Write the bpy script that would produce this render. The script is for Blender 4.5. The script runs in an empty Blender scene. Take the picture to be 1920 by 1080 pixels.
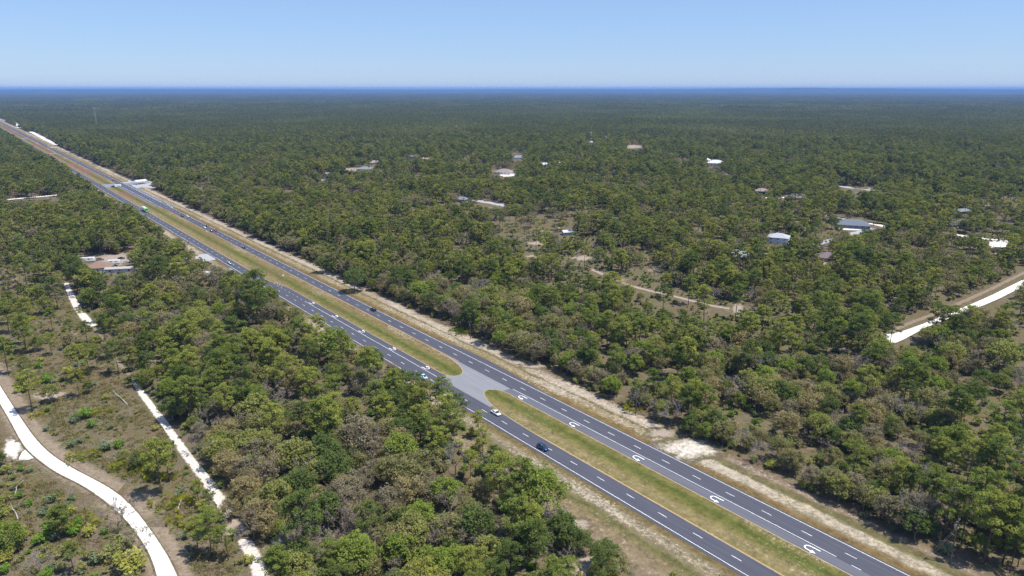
import bpy, math, random
import numpy as np
from mathutils import Vector, Matrix

random.seed(7)
RNG = np.random.default_rng(11)
R = math.radians
scene = bpy.context.scene
COL = bpy.data.collections.new("landscape")
scene.collection.children.link(COL)

# ------------------------------------------------------------------ camera layout
CAM_H = 116.0
FPX = 1330.0
PITCH = math.atan((540 - 166) / FPX)
CP, SP = math.cos(PITCH), math.sin(PITCH)


def G(px, py, z=0.0):
    """ground point seen at a photo position"""
    u = (px - 960) / FPX
    v = (540 - py) / FPX
    d = (u, CP + v * SP, -SP + v * CP)
    k = (z - CAM_H) / d[2]
    return (d[0] * k, d[1] * k)


def proj(x, y, z):
    dz = z - CAM_H
    fw = y * CP - dz * SP
    up = y * SP + dz * CP
    fw = np.maximum(fw, 1e-3)
    return 960 + FPX * x / fw, 540 - FPX * up / fw


# highway axes: s runs away along the highway, t across it to the right
D = np.array([-0.61798786, 0.78618764])
N = np.array([0.78618764, 0.61798786])
O = np.array([54.90490457, 204.42973388])
HW_ROT = math.atan2(D[1], D[0])


def P(s, t):
    q = O + D * s + N * t
    return (float(q[0]), float(q[1]))


def ST(x, y):
    dx, dy = x - O[0], y - O[1]
    return dx * D[0] + dy * D[1], dx * N[0] + dy * N[1]


# ------------------------------------------------------------------ noise
def vnoise(x, y, seed=0):
    xi = np.floor(x).astype(np.int64)
    yi = np.floor(y).astype(np.int64)
    fx, fy = x - xi, y - yi
    fx = fx * fx * (3 - 2 * fx)
    fy = fy * fy * (3 - 2 * fy)

    def h(a, b):
        n = (a * 374761393 + b * 668265263 + seed * 974711) & 0xFFFFFFFF
        n = ((n ^ (n >> 13)) * 1274126177) & 0xFFFFFFFF
        return ((n ^ (n >> 16)) & 0xFFFF) / 65535.0
    return (h(xi, yi) * (1 - fx) + h(xi + 1, yi) * fx) * (1 - fy) + (h(xi, yi + 1) * (1 - fx) + h(xi + 1, yi + 1) * fx) * fy


# ------------------------------------------------------------------ tagging
def tag(o, label=None, cat=None, group=None, kind=None):
    if label:
        o["label"] = label
    if cat:
        o["category"] = cat
    if group:
        o["group"] = group
    if kind:
        o["kind"] = kind
    return o


def empty(name, loc, rz=0.0, sc=1.0):
    o = bpy.data.objects.new(name, None)
    COL.objects.link(o)
    o.location = loc
    o.rotation_euler = (0, 0, rz)
    o.scale = (sc, sc, sc)
    o.empty_display_size = 0.5
    return o


def link_mesh(name, me, parent=None):
    o = bpy.data.objects.new(name, me)
    COL.objects.link(o)
    if parent:
        o.parent = parent
    return o


def copy_tree(o, parent=None):
    c = o.copy()
    COL.objects.link(c)
    c.parent = parent
    for ch in list(o.children):
        copy_tree(ch, c)
    return c


# ------------------------------------------------------------------ mesh buffer
class MB:
    def __init__(self):
        self.v, self.f, self.m = [], [], []

    def add(self, vs, fs, m=0):
        b = len(self.v)
        self.v.extend([tuple(map(float, p)) for p in vs])
        self.f.extend([tuple(b + i for i in f) for f in fs])
        self.m.extend([m] * len(fs))
        return self

    def box(self, c, d, rz=0, m=0, taper=1.0):
        cx, cy, cz = c
        hx, hy, hz = d[0] / 2, d[1] / 2, d[2] / 2
        cs, sn = math.cos(rz), math.sin(rz)
        vs = []
        for z, k in ((-hz, 1.0), (hz, taper)):
            for x, y in ((-hx, -hy), (hx, -hy), (hx, hy), (-hx, hy)):
                x, y = x * k, y * k
                vs.append((cx + x * cs - y * sn, cy + x * sn + y * cs, cz + z))
        return self.add(vs, [(3, 2, 1, 0), (4, 5, 6, 7), (0, 1, 5, 4), (1, 2, 6, 5), (2, 3, 7, 6), (3, 0, 4, 7)], m)

    def tube(self, pts, rad, n=6, m=0, cap=True):
        pts = [Vector(p) for p in pts]
        rings = []
        vs, fs = [], []
        for i, p in enumerate(pts):
            a = pts[min(i + 1, len(pts) - 1)] - pts[max(i - 1, 0)]
            if a.length < 1e-6:
                a = Vector((0, 0, 1))
            a.normalize()
            ref = Vector((1, 0, 0)) if abs(a.x) < 0.8 else Vector((0, 1, 0))
            u = a.cross(ref).normalized()
            w = a.cross(u)
            r = rad[i] if hasattr(rad, "__len__") else rad
            for k in range(n):
                t = 2 * math.pi * k / n
                vs.append(p + u * (math.cos(t) * r) + w * (math.sin(t) * r))
        for i in range(len(pts) - 1):
            for k in range(n):
                fs.append((i * n + k, i * n + (k + 1) % n, (i + 1) * n + (k + 1) % n, (i + 1) * n + k))
        if cap and n > 2:
            fs.append(tuple(range(n - 1, -1, -1)))
            fs.append(tuple((len(pts) - 1) * n + k for k in range(n)))
        return self.add(vs, fs, m)

    def cyl(self, c, r, w, axis="y", n=14, m=0):
        c = Vector(c)
        a = {"x": Vector((1, 0, 0)), "y": Vector((0, 1, 0)), "z": Vector((0, 0, 1))}[axis] * (w / 2)
        return self.tube([c - a, c + a], r, n, m)

    def mesh(self, name, mats, smooth=False):
        me = bpy.data.meshes.new(name)
        me.from_pydata(self.v, [], self.f)
        for mm in (mats if isinstance(mats, (list, tuple)) else [mats]):
            me.materials.append(mm)
        me.polygons.foreach_set("material_index", self.m)
        if smooth:
            me.polygons.foreach_set("use_smooth", [True] * len(self.f))
        me.update()
        return me

    def build(self, name, mats, parent=None, smooth=False):
        return link_mesh(name, self.mesh(name, mats, smooth), parent)


# ------------------------------------------------------------------ materials
def new_mat(name):
    m = bpy.data.materials.new(name)
    m.use_nodes = True
    nt = m.node_tree
    nt.nodes.clear()
    out = nt.nodes.new("ShaderNodeOutputMaterial")
    return m, nt, out


class NT:
    """short node helper"""
    def __init__(self, nt):
        self.nt = nt

    def n(self, t, **kw):
        x = self.nt.nodes.new(t)
        for k, v in kw.items():
            setattr(x, k, v)
        return x

    def l(self, a, b):
        self.nt.links.new(a, b)

    def noise(self, vec, scale, detail=4, rough=0.55, dist=0.0):
        x = self.n("ShaderNodeTexNoise")
        x.inputs["Scale"].default_value = scale
        x.inputs["Detail"].default_value = detail
        x.inputs["Roughness"].default_value = rough
        x.inputs["Distortion"].default_value = dist
        self.l(vec, x.inputs["Vector"])
        return x.outputs["Fac"]

    def ramp(self, fac, stops, interp="LINEAR"):
        x = self.n("ShaderNodeValToRGB")
        cr = x.color_ramp
        cr.interpolation = interp
        while len(cr.elements) < len(stops):
            cr.elements.new(0.5)
        for e, (p, c) in zip(cr.elements, stops):
            e.position = p
            e.color = (c[0], c[1], c[2], 1) if hasattr(c, "__len__") else (c, c, c, 1)
        self.l(fac, x.inputs["Fac"])
        return x.outputs["Color"]

    def mix(self, fac, a, b, blend="MIX"):
        x = self.n("ShaderNodeMix", data_type="RGBA", blend_type=blend)
        for s, val in ((x.inputs[0], fac), (x.inputs[6], a), (x.inputs[7], b)):
            if isinstance(val, (int, float)):
                s.default_value = val
            elif isinstance(val, tuple):
                s.default_value = (val[0], val[1], val[2], 1)
            else:
                self.l(val, s)
        return x.outputs[2]

    def math(self, op, a, b=None, clamp=False):
        x = self.n("ShaderNodeMath", operation=op, use_clamp=clamp)
        for s, val in ((x.inputs[0], a), (x.inputs[1], b)):
            if val is None:
                continue
            if isinstance(val, (int, float)):
                s.default_value = val
            else:
                self.l(val, s)
        return x.outputs[0]

    def mapr(self, v, a, b, c=0.0, d=1.0):
        x = self.n("ShaderNodeMapRange")
        self.l(v, x.inputs[0])
        for i, q in enumerate((a, b, c, d)):
            x.inputs[1 + i].default_value = q
        return x.outputs[0]


def paint(name, col, rough=0.5, metal=0.0, spec=0.5, coat=0.0, var=0.06, vscale=3.0):
    m, nt, out = new_mat(name)
    k = NT(nt)
    b = k.n("ShaderNodeBsdfPrincipled")
    tc = k.n("ShaderNodeTexCoord")
    f = k.noise(tc.outputs["Object"], vscale, 3)
    lo = tuple(c * (1 - var) for c in col)
    hi = tuple(min(1, c * (1 + var)) for c in col)
    k.l(k.ramp(f, [(0.3, lo), (0.7, hi)]), b.inputs["Base Color"])
    b.inputs["Roughness"].default_value = rough
    b.inputs["Metallic"].default_value = metal
    b.inputs["Specular IOR Level"].default_value = spec
    b.inputs["Coat Weight"].default_value = coat
    k.l(b.outputs[0], out.inputs[0])
    return m


# forest floor colour, shared by the ground and by the fraying edges of the sheets on it
def ground_group():
    g = bpy.data.node_groups.new("forest_floor", "ShaderNodeTree")
    g.interface.new_socket("Vector", in_out="INPUT", socket_type="NodeSocketVector")
    g.interface.new_socket("Color", in_out="OUTPUT", socket_type="NodeSocketColor")
    k = NT(g)
    gi = k.n("NodeGroupInput")
    go = k.n("NodeGroupOutput")
    v = gi.outputs[0]
    big = k.noise(v, 0.035, 4, 0.6)
    mid = k.noise(v, 0.22, 5, 0.65)
    fine = k.noise(v, 1.7, 3, 0.7)
    sandn = k.noise(v, 0.11, 5, 0.7, 0.6)
    litter = k.ramp(fine, [(0.3, (0.125, 0.095, 0.066)), (0.5, (0.215, 0.165, 0.118)), (0.72, (0.33, 0.265, 0.20))])
    grass = k.ramp(fine, [(0.3, (0.10, 0.095, 0.04)), (0.55, (0.20, 0.178, 0.085)), (0.75, (0.30, 0.255, 0.145))])
    c = k.mix(k.mapr(mid, 0.44, 0.54), litter, grass)
    tuft = k.noise(v, 0.62, 5, 0.75, 0.4)
    c = k.mix(k.math("MULTIPLY", k.mapr(tuft, 0.54, 0.66), 0.7), c, (0.085, 0.082, 0.036))
    pale = k.noise(v, 0.9, 4, 0.8)
    c = k.mix(k.math("MULTIPLY", k.mapr(pale, 0.55, 0.68), 0.75), c, (0.30, 0.245, 0.185))
    c = k.mix(k.mapr(big, 0.5, 0.68), c, k.mix(0.5, c, (0.2, 0.125, 0.075)))
    speck = k.math("MULTIPLY", k.mapr(sandn, 0.60, 0.70), k.mapr(fine, 0.40, 0.62))
    c = k.mix(speck, c, (0.52, 0.45, 0.37))
    k.l(c, go.inputs[0])
    return g


FLOOR = ground_group()


def floor_col(k, world=True):
    geo = k.n("ShaderNodeNewGeometry")
    x = k.n("ShaderNodeGroup")
    x.node_tree = FLOOR
    k.l(geo.outputs["Position"], x.inputs[0])
    return x.outputs[0], geo.outputs["Position"]


GROUND_GAIN = 0.66


def diffuse_out(k, out, col, gain=1.0):
    b = k.n("ShaderNodeBsdfDiffuse")
    k.l(k.mix(1.0, col, (gain, gain, gain), "MULTIPLY") if gain != 1.0 else col, b.inputs["Color"])
    k.l(b.outputs[0], out.inputs[0])


def mat_ground():
    m, nt, out = new_mat("forest_floor")
    k = NT(nt)
    c, pos = floor_col(k)
    diffuse_out(k, out, c, GROUND_GAIN)
    return m


def mat_sand(name, base=(0.82, 0.77, 0.69), lo=(0.55, 0.48, 0.40), edge=0.22, rough_n=0.35, mottle=0.45, gain=0.8):
    """sand lane: 'edge' attribute runs 0 at the rim to 1 inside"""
    m, nt, out = new_mat(name)
    k = NT(nt)
    fc, pos = floor_col(k)
    a = k.n("ShaderNodeAttribute", attribute_name="edge").outputs["Fac"]
    nz = k.noise(pos, 0.55, 5, 0.7)
    n2 = k.noise(pos, 1.6, 4, 0.75)
    sand = k.mix(k.mapr(n2, mottle, mottle + 0.3), base, lo)
    f = k.math("ADD", a, k.math("MULTIPLY", k.math("SUBTRACT", nz, 0.5), rough_n * 2))
    f = k.mapr(f, edge * 0.5, edge * 1.5)
    g = k.mix(1.0, fc, (GROUND_GAIN / gain,) * 3, "MULTIPLY")
    diffuse_out(k, out, k.mix(f, g, sand), gain)
    return m


def mat_asphalt(name, lo, hi, tracks=True):
    m, nt, out = new_mat(name)
    k = NT(nt)
    tc = k.n("ShaderNodeTexCoord")
    v = tc.outputs["Object"]
    mp = k.n("ShaderNodeMapping")
    mp.inputs["Scale"].default_value = (0.05, 1.0, 1.0)
    k.l(v, mp.inputs[0])
    streak = k.noise(mp.outputs[0], 0.8, 4, 0.6)
    fine = k.noise(v, 6.0, 3, 0.7)
    blot = k.noise(v, 0.12, 3, 0.6)
    f = k.math("ADD", k.math("MULTIPLY", streak, 0.55), k.math("ADD", k.math("MULTIPLY", fine, 0.25), k.math("MULTIPLY", blot, 0.2)))
    sep = k.n("ShaderNodeSeparateXYZ")
    k.l(v, sep.inputs[0])
    wave = k.math("SINE", k.math("MULTIPLY", sep.outputs["Y"], 2 * math.pi / 1.83))       # polished wheel paths
    f = k.math("ADD", f, k.math("MULTIPLY", wave, 0.035))
    c = k.ramp(f, [(0.34, lo), (0.66, hi)])
    b = k.n("ShaderNodeBsdfPrincipled")
    k.l(c, b.inputs["Base Color"])
    b.inputs["Roughness"].default_value = 0.75
    b.inputs["Specular IOR Level"].default_value = 0.35
    k.l(b.outputs[0], out.inputs[0])
    return m


def mat_verge():
    """mown strips beside the highway; local x is along, local y is to the left"""
    m, nt, out = new_mat("verge_grass")
    k = NT(nt)
    fc, pos = floor_col(k)
    tc = k.n("ShaderNodeTexCoord")
    sep = k.n("ShaderNodeSeparateXYZ")
    k.l(tc.outputs["Object"], sep.inputs[0])
    mp = k.n("ShaderNodeMapping")
    mp.inputs["Scale"].default_value = (0.45, 1.0, 1.0)
    k.l(tc.outputs["Object"], mp.inputs[0])
    warp = k.noise(mp.outputs[0], 0.14, 6, 0.72)
    t = k.math("MULTIPLY", sep.outputs["Y"], -1.0)
    tw = k.math("ADD", t, k.math("MULTIPLY", k.math("SUBTRACT", warp, 0.5), 5.0))
    fac = k.mapr(tw, -60, 24)

    def q(x):
        return (x + 60) / 84
    olive, tan, orange = (0.208, 0.188, 0.064), (0.29, 0.235, 0.115), (0.225, 0.145, 0.066)
    green, sand, pink, lit = (0.115, 0.140, 0.034), (0.56, 0.48, 0.38), (0.36, 0.285, 0.215), (0.2, 0.145, 0.095)
    base = k.ramp(fac, [
        (q(-60), (0.30, 0.235, 0.17)), (q(-50), (0.31, 0.24, 0.165)), (q(-44), (0.25, 0.195, 0.105)), (q(-41), (0.15, 0.15, 0.055)), (q(-39.5), (0.25, 0.205, 0.12)),
        (q(-36.5), (0.30, 0.25, 0.16)), (q(-33.5), (0.2, 0.15, 0.065)), (q(-30), olive), (q(-20.5), tan), (q(-18.0), olive),
        (q(-15.2), green), (q(-13), olive), (q(-9), (0.25, 0.19, 0.09)), (q(0.2), olive), (q(2.6), orange),
        (q(4.8), tan), (q(7.4), (0.33, 0.26, 0.15)), (q(8.8), (0.145, 0.135, 0.055)), (q(10.0), (0.40, 0.32, 0.22)), (q(13.2), pink), (q(16.5), lit)])
    near2 = k.ramp(fac, [
        (q(0.2), (0.20, 0.165, 0.06)), (q(2.2), orange), (q(3.6), (0.26, 0.20, 0.11)), (q(5.0), (0.36, 0.30, 0.19)), (q(8.4), (0.38, 0.32, 0.21)),
        (q(9.6), (0.17, 0.16, 0.07)), (q(11.8), (0.20, 0.165, 0.085)), (q(13.2), (0.30, 0.23, 0.165)), (q(16.5), (0.22, 0.16, 0.11))])
    isnear = k.math("MULTIPLY", k.mapr(sep.outputs["X"], 18, -8), k.mapr(t, -0.5, 0.5))
    base = k.mix(isnear, base, near2)
    fine = k.noise(tc.outputs["Object"], 0.9, 6, 0.8)
    tuft = k.noise(tc.outputs["Object"], 0.30, 6, 0.78)
    # bare sandy ground showing through, strongest in two bands
    bandr = k.ramp(fac, [(q(-60), 0.35), (q(-50), 0.5), (q(-44), 0.3), (q(-40.5), 0.05), (q(-38), 0.75), (q(-35), 0.5), (q(-33), 0.06), (q(-24), 0.22),
                         (q(-20), 0.18), (q(-16), 0.0), (q(-13), 0.08), (q(-9), 0.45), (q(-2), 0.05), (q(2.8), 0.05), (q(5.5), 0.55),
                         (q(8.2), 0.5), (q(9.0), 0.15), (q(11.2), 1.0), (q(13.8), 0.75), (q(17), 0.1)])
    bandn = k.ramp(fac, [(q(0.0), 0.0), (q(3.6), 0.15), (q(5.2), 0.95), (q(8.2), 0.95), (q(9.4), 0.1), (q(12), 0.05), (q(13.5), 0.5), (q(16.5), 0.3)])
    bandr = k.mix(isnear, bandr, bandn)
    big = k.noise(mp.outputs[0], 0.045, 4, 0.6)
    dens = k.math("ADD", k.math("MULTIPLY", bandr, 0.50), k.math("MULTIPLY", k.math("SUBTRACT", big, 0.5), 1.1))
    spk = k.math("SUBTRACT", k.math("ADD", dens, k.math("MULTIPLY", fine, 2.0)), 1.26)
    spk = k.mapr(spk, 0.0, 0.22)
    c = k.mix(k.math("MULTIPLY", spk, 0.85), base, sand)
    tone = k.ramp(k.math("ADD", k.math("MULTIPLY", tuft, 0.6), k.math("MULTIPLY", fine, 0.4)), [(0.36, (0.42, 0.42, 0.36)), (0.5, (1, 1, 1)), (0.63, (1.55, 1.5, 1.42))])
    c = k.mix(0.85, c, tone, "MULTIPLY")
    # flower drifts further up the median (dull magenta phlox)
    fl = k.noise(mp.outputs[0], 0.035, 2, 0.5)
    inmed = k.math("MULTIPLY", k.mapr(t, -23, -20), k.mapr(t, -9, -12))
    sfar = k.math("MULTIPLY", k.mapr(sep.outputs["X"], 190, 240), 1.0)
    flf = k.math("MULTIPLY", k.math("MULTIPLY", k.math("MULTIPLY", k.mapr(fl, 0.47, 0.57), k.mapr(sep.outputs["X"], 560, 900, 0.35, 1.0)), inmed), k.math("MULTIPLY", sfar, k.mapr(fine, 0.35, 0.55)))
    fcol = k.mix(k.mapr(sep.outputs["X"], 500, 1000), (0.24, 0.15, 0.10), (0.36, 0.13, 0.19))
    c = k.mix(k.math("MULTIPLY", flf, 0.92), c, fcol)
    # outer rims fray into the forest floor
    rim = k.math("MAXIMUM", k.mapr(tw, 15.0, 19.0), k.mapr(tw, -47, -56))
    c = k.mix(rim, c, fc)
    diffuse_out(k, out, c, GROUND_GAIN)
    return m


def mat_foliage(name, stops, transl=0.62, tone_amt=0.7):
    m, nt, out = new_mat(name)
    k = NT(nt)
    oi = k.n("ShaderNodeObjectInfo")
    hue = k.n("ShaderNodeAttribute", attribute_name="hue").outputs["Fac"]
    tone = k.n("ShaderNodeAttribute", attribute_name="tone").outputs["Fac"]
    f = k.math("FRACT", k.math("ADD", oi.outputs["Random"], hue))
    col = k.ramp(f, stops)
    tn = k.math("ADD", k.math("MULTIPLY", tone, tone_amt), 1.0 - tone_amt / 2)
    hs = k.n("ShaderNodeHueSaturation")
    k.l(tn, hs.inputs["Value"])
    k.l(col, hs.inputs["Color"])
    d = k.n("ShaderNodeBsdfDiffuse")
    k.l(hs.outputs[0], d.inputs["Color"])
    if transl > 0:
        tr = k.n("ShaderNodeBsdfTranslucent")
        k.l(k.mix(1.0, hs.outputs[0], (transl * 1.1, transl * 1.1, transl * 0.6), "MULTIPLY"), tr.inputs["Color"])
        mx = k.n("ShaderNodeAddShader")
        k.l(d.outputs[0], mx.inputs[0])
        k.l(tr.outputs[0], mx.inputs[1])
        k.l(mx.outputs[0], out.inputs[0])
    else:
        k.l(d.outputs[0], out.inputs[0])
    return m


def mat_bark(name, lo, hi):
    m, nt, out = new_mat(name)
    k = NT(nt)
    tc = k.n("ShaderNodeTexCoord")
    mp = k.n("ShaderNodeMapping")
    mp.inputs["Scale"].default_value = (1, 1, 0.25)
    k.l(tc.outputs["Object"], mp.inputs[0])
    diffuse_out(k, out, k.ramp(k.noise(mp.outputs[0], 6, 4, 0.7), [(0.3, lo), (0.7, hi)]))
    return m


M = {}
M["ground"] = mat_ground()
M["verge"] = mat_verge()
M["sand_bright"] = mat_sand("white_limerock_sand", (0.93, 0.89, 0.83), (0.74, 0.67, 0.59), 0.32, 0.42, 0.44, 0.80)
M["sand_track"] = mat_sand("pale_track_sand", (0.80, 0.73, 0.66), (0.36, 0.29, 0.24), 0.50, 0.85, 0.42, 0.85)
M["sand_wash"] = mat_sand("bright_washed_sand", (0.86, 0.78, 0.67), (0.50, 0.40, 0.31), 0.75, 1.1, 0.46, 0.74)
M["sand_patch"] = mat_sand("bare_sand_patch", (0.66, 0.55, 0.44), (0.34, 0.26, 0.20), 0.6, 1.0, 0.42, 0.55)
M["lane_side"] = mat_sand("bare_earth_beside_lane", (0.43, 0.335, 0.25), (0.26, 0.205, 0.135), 0.8, 1.3, 0.44, GROUND_GAIN)
M["paving"] = mat_sand("weathered_paving", (0.50, 0.50, 0.50), (0.40, 0.40, 0.40), 0.10, 0.05, 0.5, 0.72)
M["asphalt"] = mat_asphalt("dark_asphalt", (0.055, 0.056, 0.073), (0.081, 0.082, 0.103))
M["asphalt_pale"] = mat_asphalt("worn_asphalt", (0.092, 0.094, 0.113), (0.128, 0.130, 0.150))
M["concrete"] = mat_asphalt("pale_crossover_paving", (0.185, 0.186, 0.20), (0.235, 0.236, 0.25))
M["line_white"] = paint("road_paint_white", (0.78, 0.78, 0.78), 0.6, var=0.1, vscale=1.5)
M["line_yellow"] = paint("road_paint_amber", (0.44, 0.28, 0.12), 0.6, var=0.14, vscale=1.2)
M["curb"] = paint("sandy_kerb_line", (0.34, 0.26, 0.15), 0.8, var=0.2, vscale=0.7)
PINE_STOPS = [(0.0, (0.056, 0.073, 0.020)), (0.25, (0.095, 0.113, 0.026)), (0.5, (0.122, 0.134, 0.029)), (0.75, (0.160, 0.160, 0.036)), (1.0, (0.072, 0.088, 0.028))]
OAK_STOPS = [(0.0, (0.056, 0.073, 0.021)), (0.3, (0.100, 0.122, 0.026)), (0.55, (0.140, 0.136, 0.054)), (0.8, (0.116, 0.136, 0.028)), (1.0, (0.084, 0.096, 0.040))]
TAN_STOPS = [(0.0, (0.122, 0.118, 0.050)), (0.25, (0.138, 0.122, 0.064)), (0.5, (0.122, 0.108, 0.074)), (0.75, (0.168, 0.142, 0.070)), (1.0, (0.112, 0.106, 0.066))]
BARE_STOPS = [(0.0, (0.242, 0.2035, 0.176)), (0.5, (0.297, 0.253, 0.22)), (1.0, (0.22, 0.1815, 0.1485))]
SHRUB_STOPS = [(0.0, (0.072, 0.114, 0.0264)), (0.35, (0.12, 0.15, 0.042)), (0.6, (0.126, 0.144, 0.072)), (0.85, (0.186, 0.186, 0.054)), (1.0, (0.156, 0.138, 0.078))]
M["pine"] = mat_foliage("pine_needles", PINE_STOPS)
M["oak"] = mat_foliage("oak_leaves", OAK_STOPS)
M["tan"] = mat_foliage("budding_oak_leaves", TAN_STOPS)
M["twig"] = mat_foliage("bare_twigs", BARE_STOPS, 0.0)
M["shrub"] = mat_foliage("shrub_leaves", SHRUB_STOPS)
M["palm"] = mat_foliage("palmetto_fronds", [(0.0, (0.16, 0.165, 0.018)), (0.5, (0.21, 0.20, 0.022)), (1.0, (0.12, 0.145, 0.02))])
M["grass"] = mat_foliage("dry_grass_blades", [(0.0, (0.15, 0.135, 0.055)), (0.35, (0.24, 0.195, 0.10)), (0.6, (0.12, 0.12, 0.04)), (0.8, (0.20, 0.15, 0.085)), (1.0, (0.15, 0.14, 0.07))], 0.5)
M["bark"] = mat_bark("pine_bark", (0.075, 0.055, 0.042), (0.17, 0.125, 0.10))
M["greybark"] = mat_bark("oak_bark", (0.12, 0.105, 0.09), (0.27, 0.24, 0.21))


# one fixed colour of a foliage, so that a label can name it
def fixed_foliage(name, col, like="pine"):
    g = {"pine": 1.26, "twig": 1.1}.get(like, 1.2)
    col = tuple(x * g for x in col)
    c2 = tuple(x * 1.12 for x in col)
    return mat_foliage(name, [(0.0, col), (0.5, c2), (1.0, col)], 0.0 if like == "twig" else 0.62)


LOOK = {
    "pine": [("dark green", fixed_foliage("pine_needles_dark", (0.054, 0.071, 0.019))), ("mid green", fixed_foliage("pine_needles_mid", (0.082, 0.099, 0.023))),
             ("yellow-green", fixed_foliage("pine_needles_light", (0.114, 0.124, 0.027)))],
    "oak": [("dark green", fixed_foliage("oak_leaves_dark", (0.052, 0.069, 0.020))), ("bright green", fixed_foliage("oak_leaves_bright", (0.088, 0.111, 0.022))),
            ("olive green", fixed_foliage("oak_leaves_olive", (0.108, 0.112, 0.034)))],
    "tan": [("olive-tan", fixed_foliage("budding_leaves_olive", (0.104, 0.100, 0.042))), ("brownish tan", fixed_foliage("budding_leaves_brown", (0.106, 0.092, 0.062))),
            ("golden tan", fixed_foliage("budding_leaves_gold", (0.132, 0.110, 0.055)))],
    "bare": [("grey", fixed_foliage("twigs_grey", (0.245, 0.215, 0.195), "twig")), ("grey-brown", fixed_foliage("twigs_brown", (0.225, 0.18, 0.15), "twig"))],
    "shrub": [("bright green", fixed_foliage("shrub_bright", (0.075, 0.125, 0.020))), ("olive", fixed_foliage("shrub_olive", (0.125, 0.125, 0.048))),
              ("grey-green", fixed_foliage("shrub_grey", (0.095, 0.115, 0.065))), ("yellow-green", fixed_foliage("shrub_yellow", (0.165, 0.165, 0.040)))],
    "palm": [("yellow-green", M["palm"])],
}


# ------------------------------------------------------------------ plant geometry
class Leaves:
    def __init__(self):
        self.c, self.s, self.t, self.h, self.n = [], [], [], [], []

    def cloud(self, rng, centre, rad, count, size, tone, hue=0.0, shell=0.0):
        d = rng.normal(size=(count, 3))
        d /= np.linalg.norm(d, axis=1)[:, None] + 1e-9
        r = rng.random(count) ** (1 / 3)
        r = shell + (1 - shell) * r
        self.c.append(np.array(centre)[None] + d * r[:, None] * np.array(rad)[None])
        self.s.append(size * (0.65 + 0.7 * rng.random(count)))
        self.t.append(np.clip(tone + rng.normal(size=count) * 0.16, -0.45, 1.15))
        self.h.append(np.full(count, hue))

    def arrays(self, rng, slim=1.0):
        c = np.concatenate(self.c)
        s = np.concatenate(self.s)
        n = len(c)
        nrm = rng.normal(size=(n, 3))
        nrm /= np.linalg.norm(nrm, axis=1)[:, None]
        nrm[:, 2] = np.abs(nrm[:, 2]) + 0.55            # leaves face the light more than not
        nrm /= np.linalg.norm(nrm, axis=1)[:, None]
        a = rng.normal(size=(n, 3))
        a -= nrm * (a * nrm).sum(1)[:, None]
        a /= np.linalg.norm(a, axis=1)[:, None]
        b = np.cross(nrm, a)
        s = s[:, None]
        v = np.stack([c - a * s * 0.55 - b * s * 0.42 * slim, c - a * s * 0.1 + b * s * 0.62 * slim, c + a * s * 0.75 - b * s * 0.1 * slim], 1)
        return v.reshape(-1, 3), np.concatenate(self.t), np.concatenate(self.h)


def tri_mesh(name, parts, mats):
    """parts: list of (verts(3n,3), tone(n), hue(n), slot); loose triangles"""
    v = np.concatenate([p[0] for p in parts]).astype(np.float32)
    tone = np.concatenate([p[1] for p in parts]).astype(np.float32)
    hue = np.concatenate([p[2] for p in parts]).astype(np.float32)
    slot = np.concatenate([np.full(len(p[1]), p[3]) for p in parts]).astype(np.int32)
    nf = len(tone)
    me = bpy.data.meshes.new(name)
    me.vertices.add(len(v))
    me.vertices.foreach_set("co", v.ravel())
    me.loops.add(nf * 3)
    me.loops.foreach_set("vertex_index", np.arange(nf * 3, dtype=np.int32))
    me.polygons.add(nf)
    me.polygons.foreach_set("loop_start", np.arange(0, nf * 3, 3, dtype=np.int32))
    me.polygons.foreach_set("loop_total", np.full(nf, 3, dtype=np.int32))
    for mm in mats:
        me.materials.append(mm)
    me.polygons.foreach_set("material_index", slot)
    for nm, arr in (("tone", tone), ("hue", hue)):
        at = me.attributes.new(nm, "FLOAT", "FACE")
        at.data.foreach_set("value", arr)
    me.update(calc_edges=True)
    return me


def wood_arrays(mb):
    tris = []
    for f in mb.f:
        for i in range(1, len(f) - 1):
            tris += [mb.v[f[0]], mb.v[f[i]], mb.v[f[i + 1]]]
    v = np.array(tris, dtype=np.float32)
    n = len(v) // 3
    return v, np.full(n, 0.5), np.zeros(n)


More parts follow.
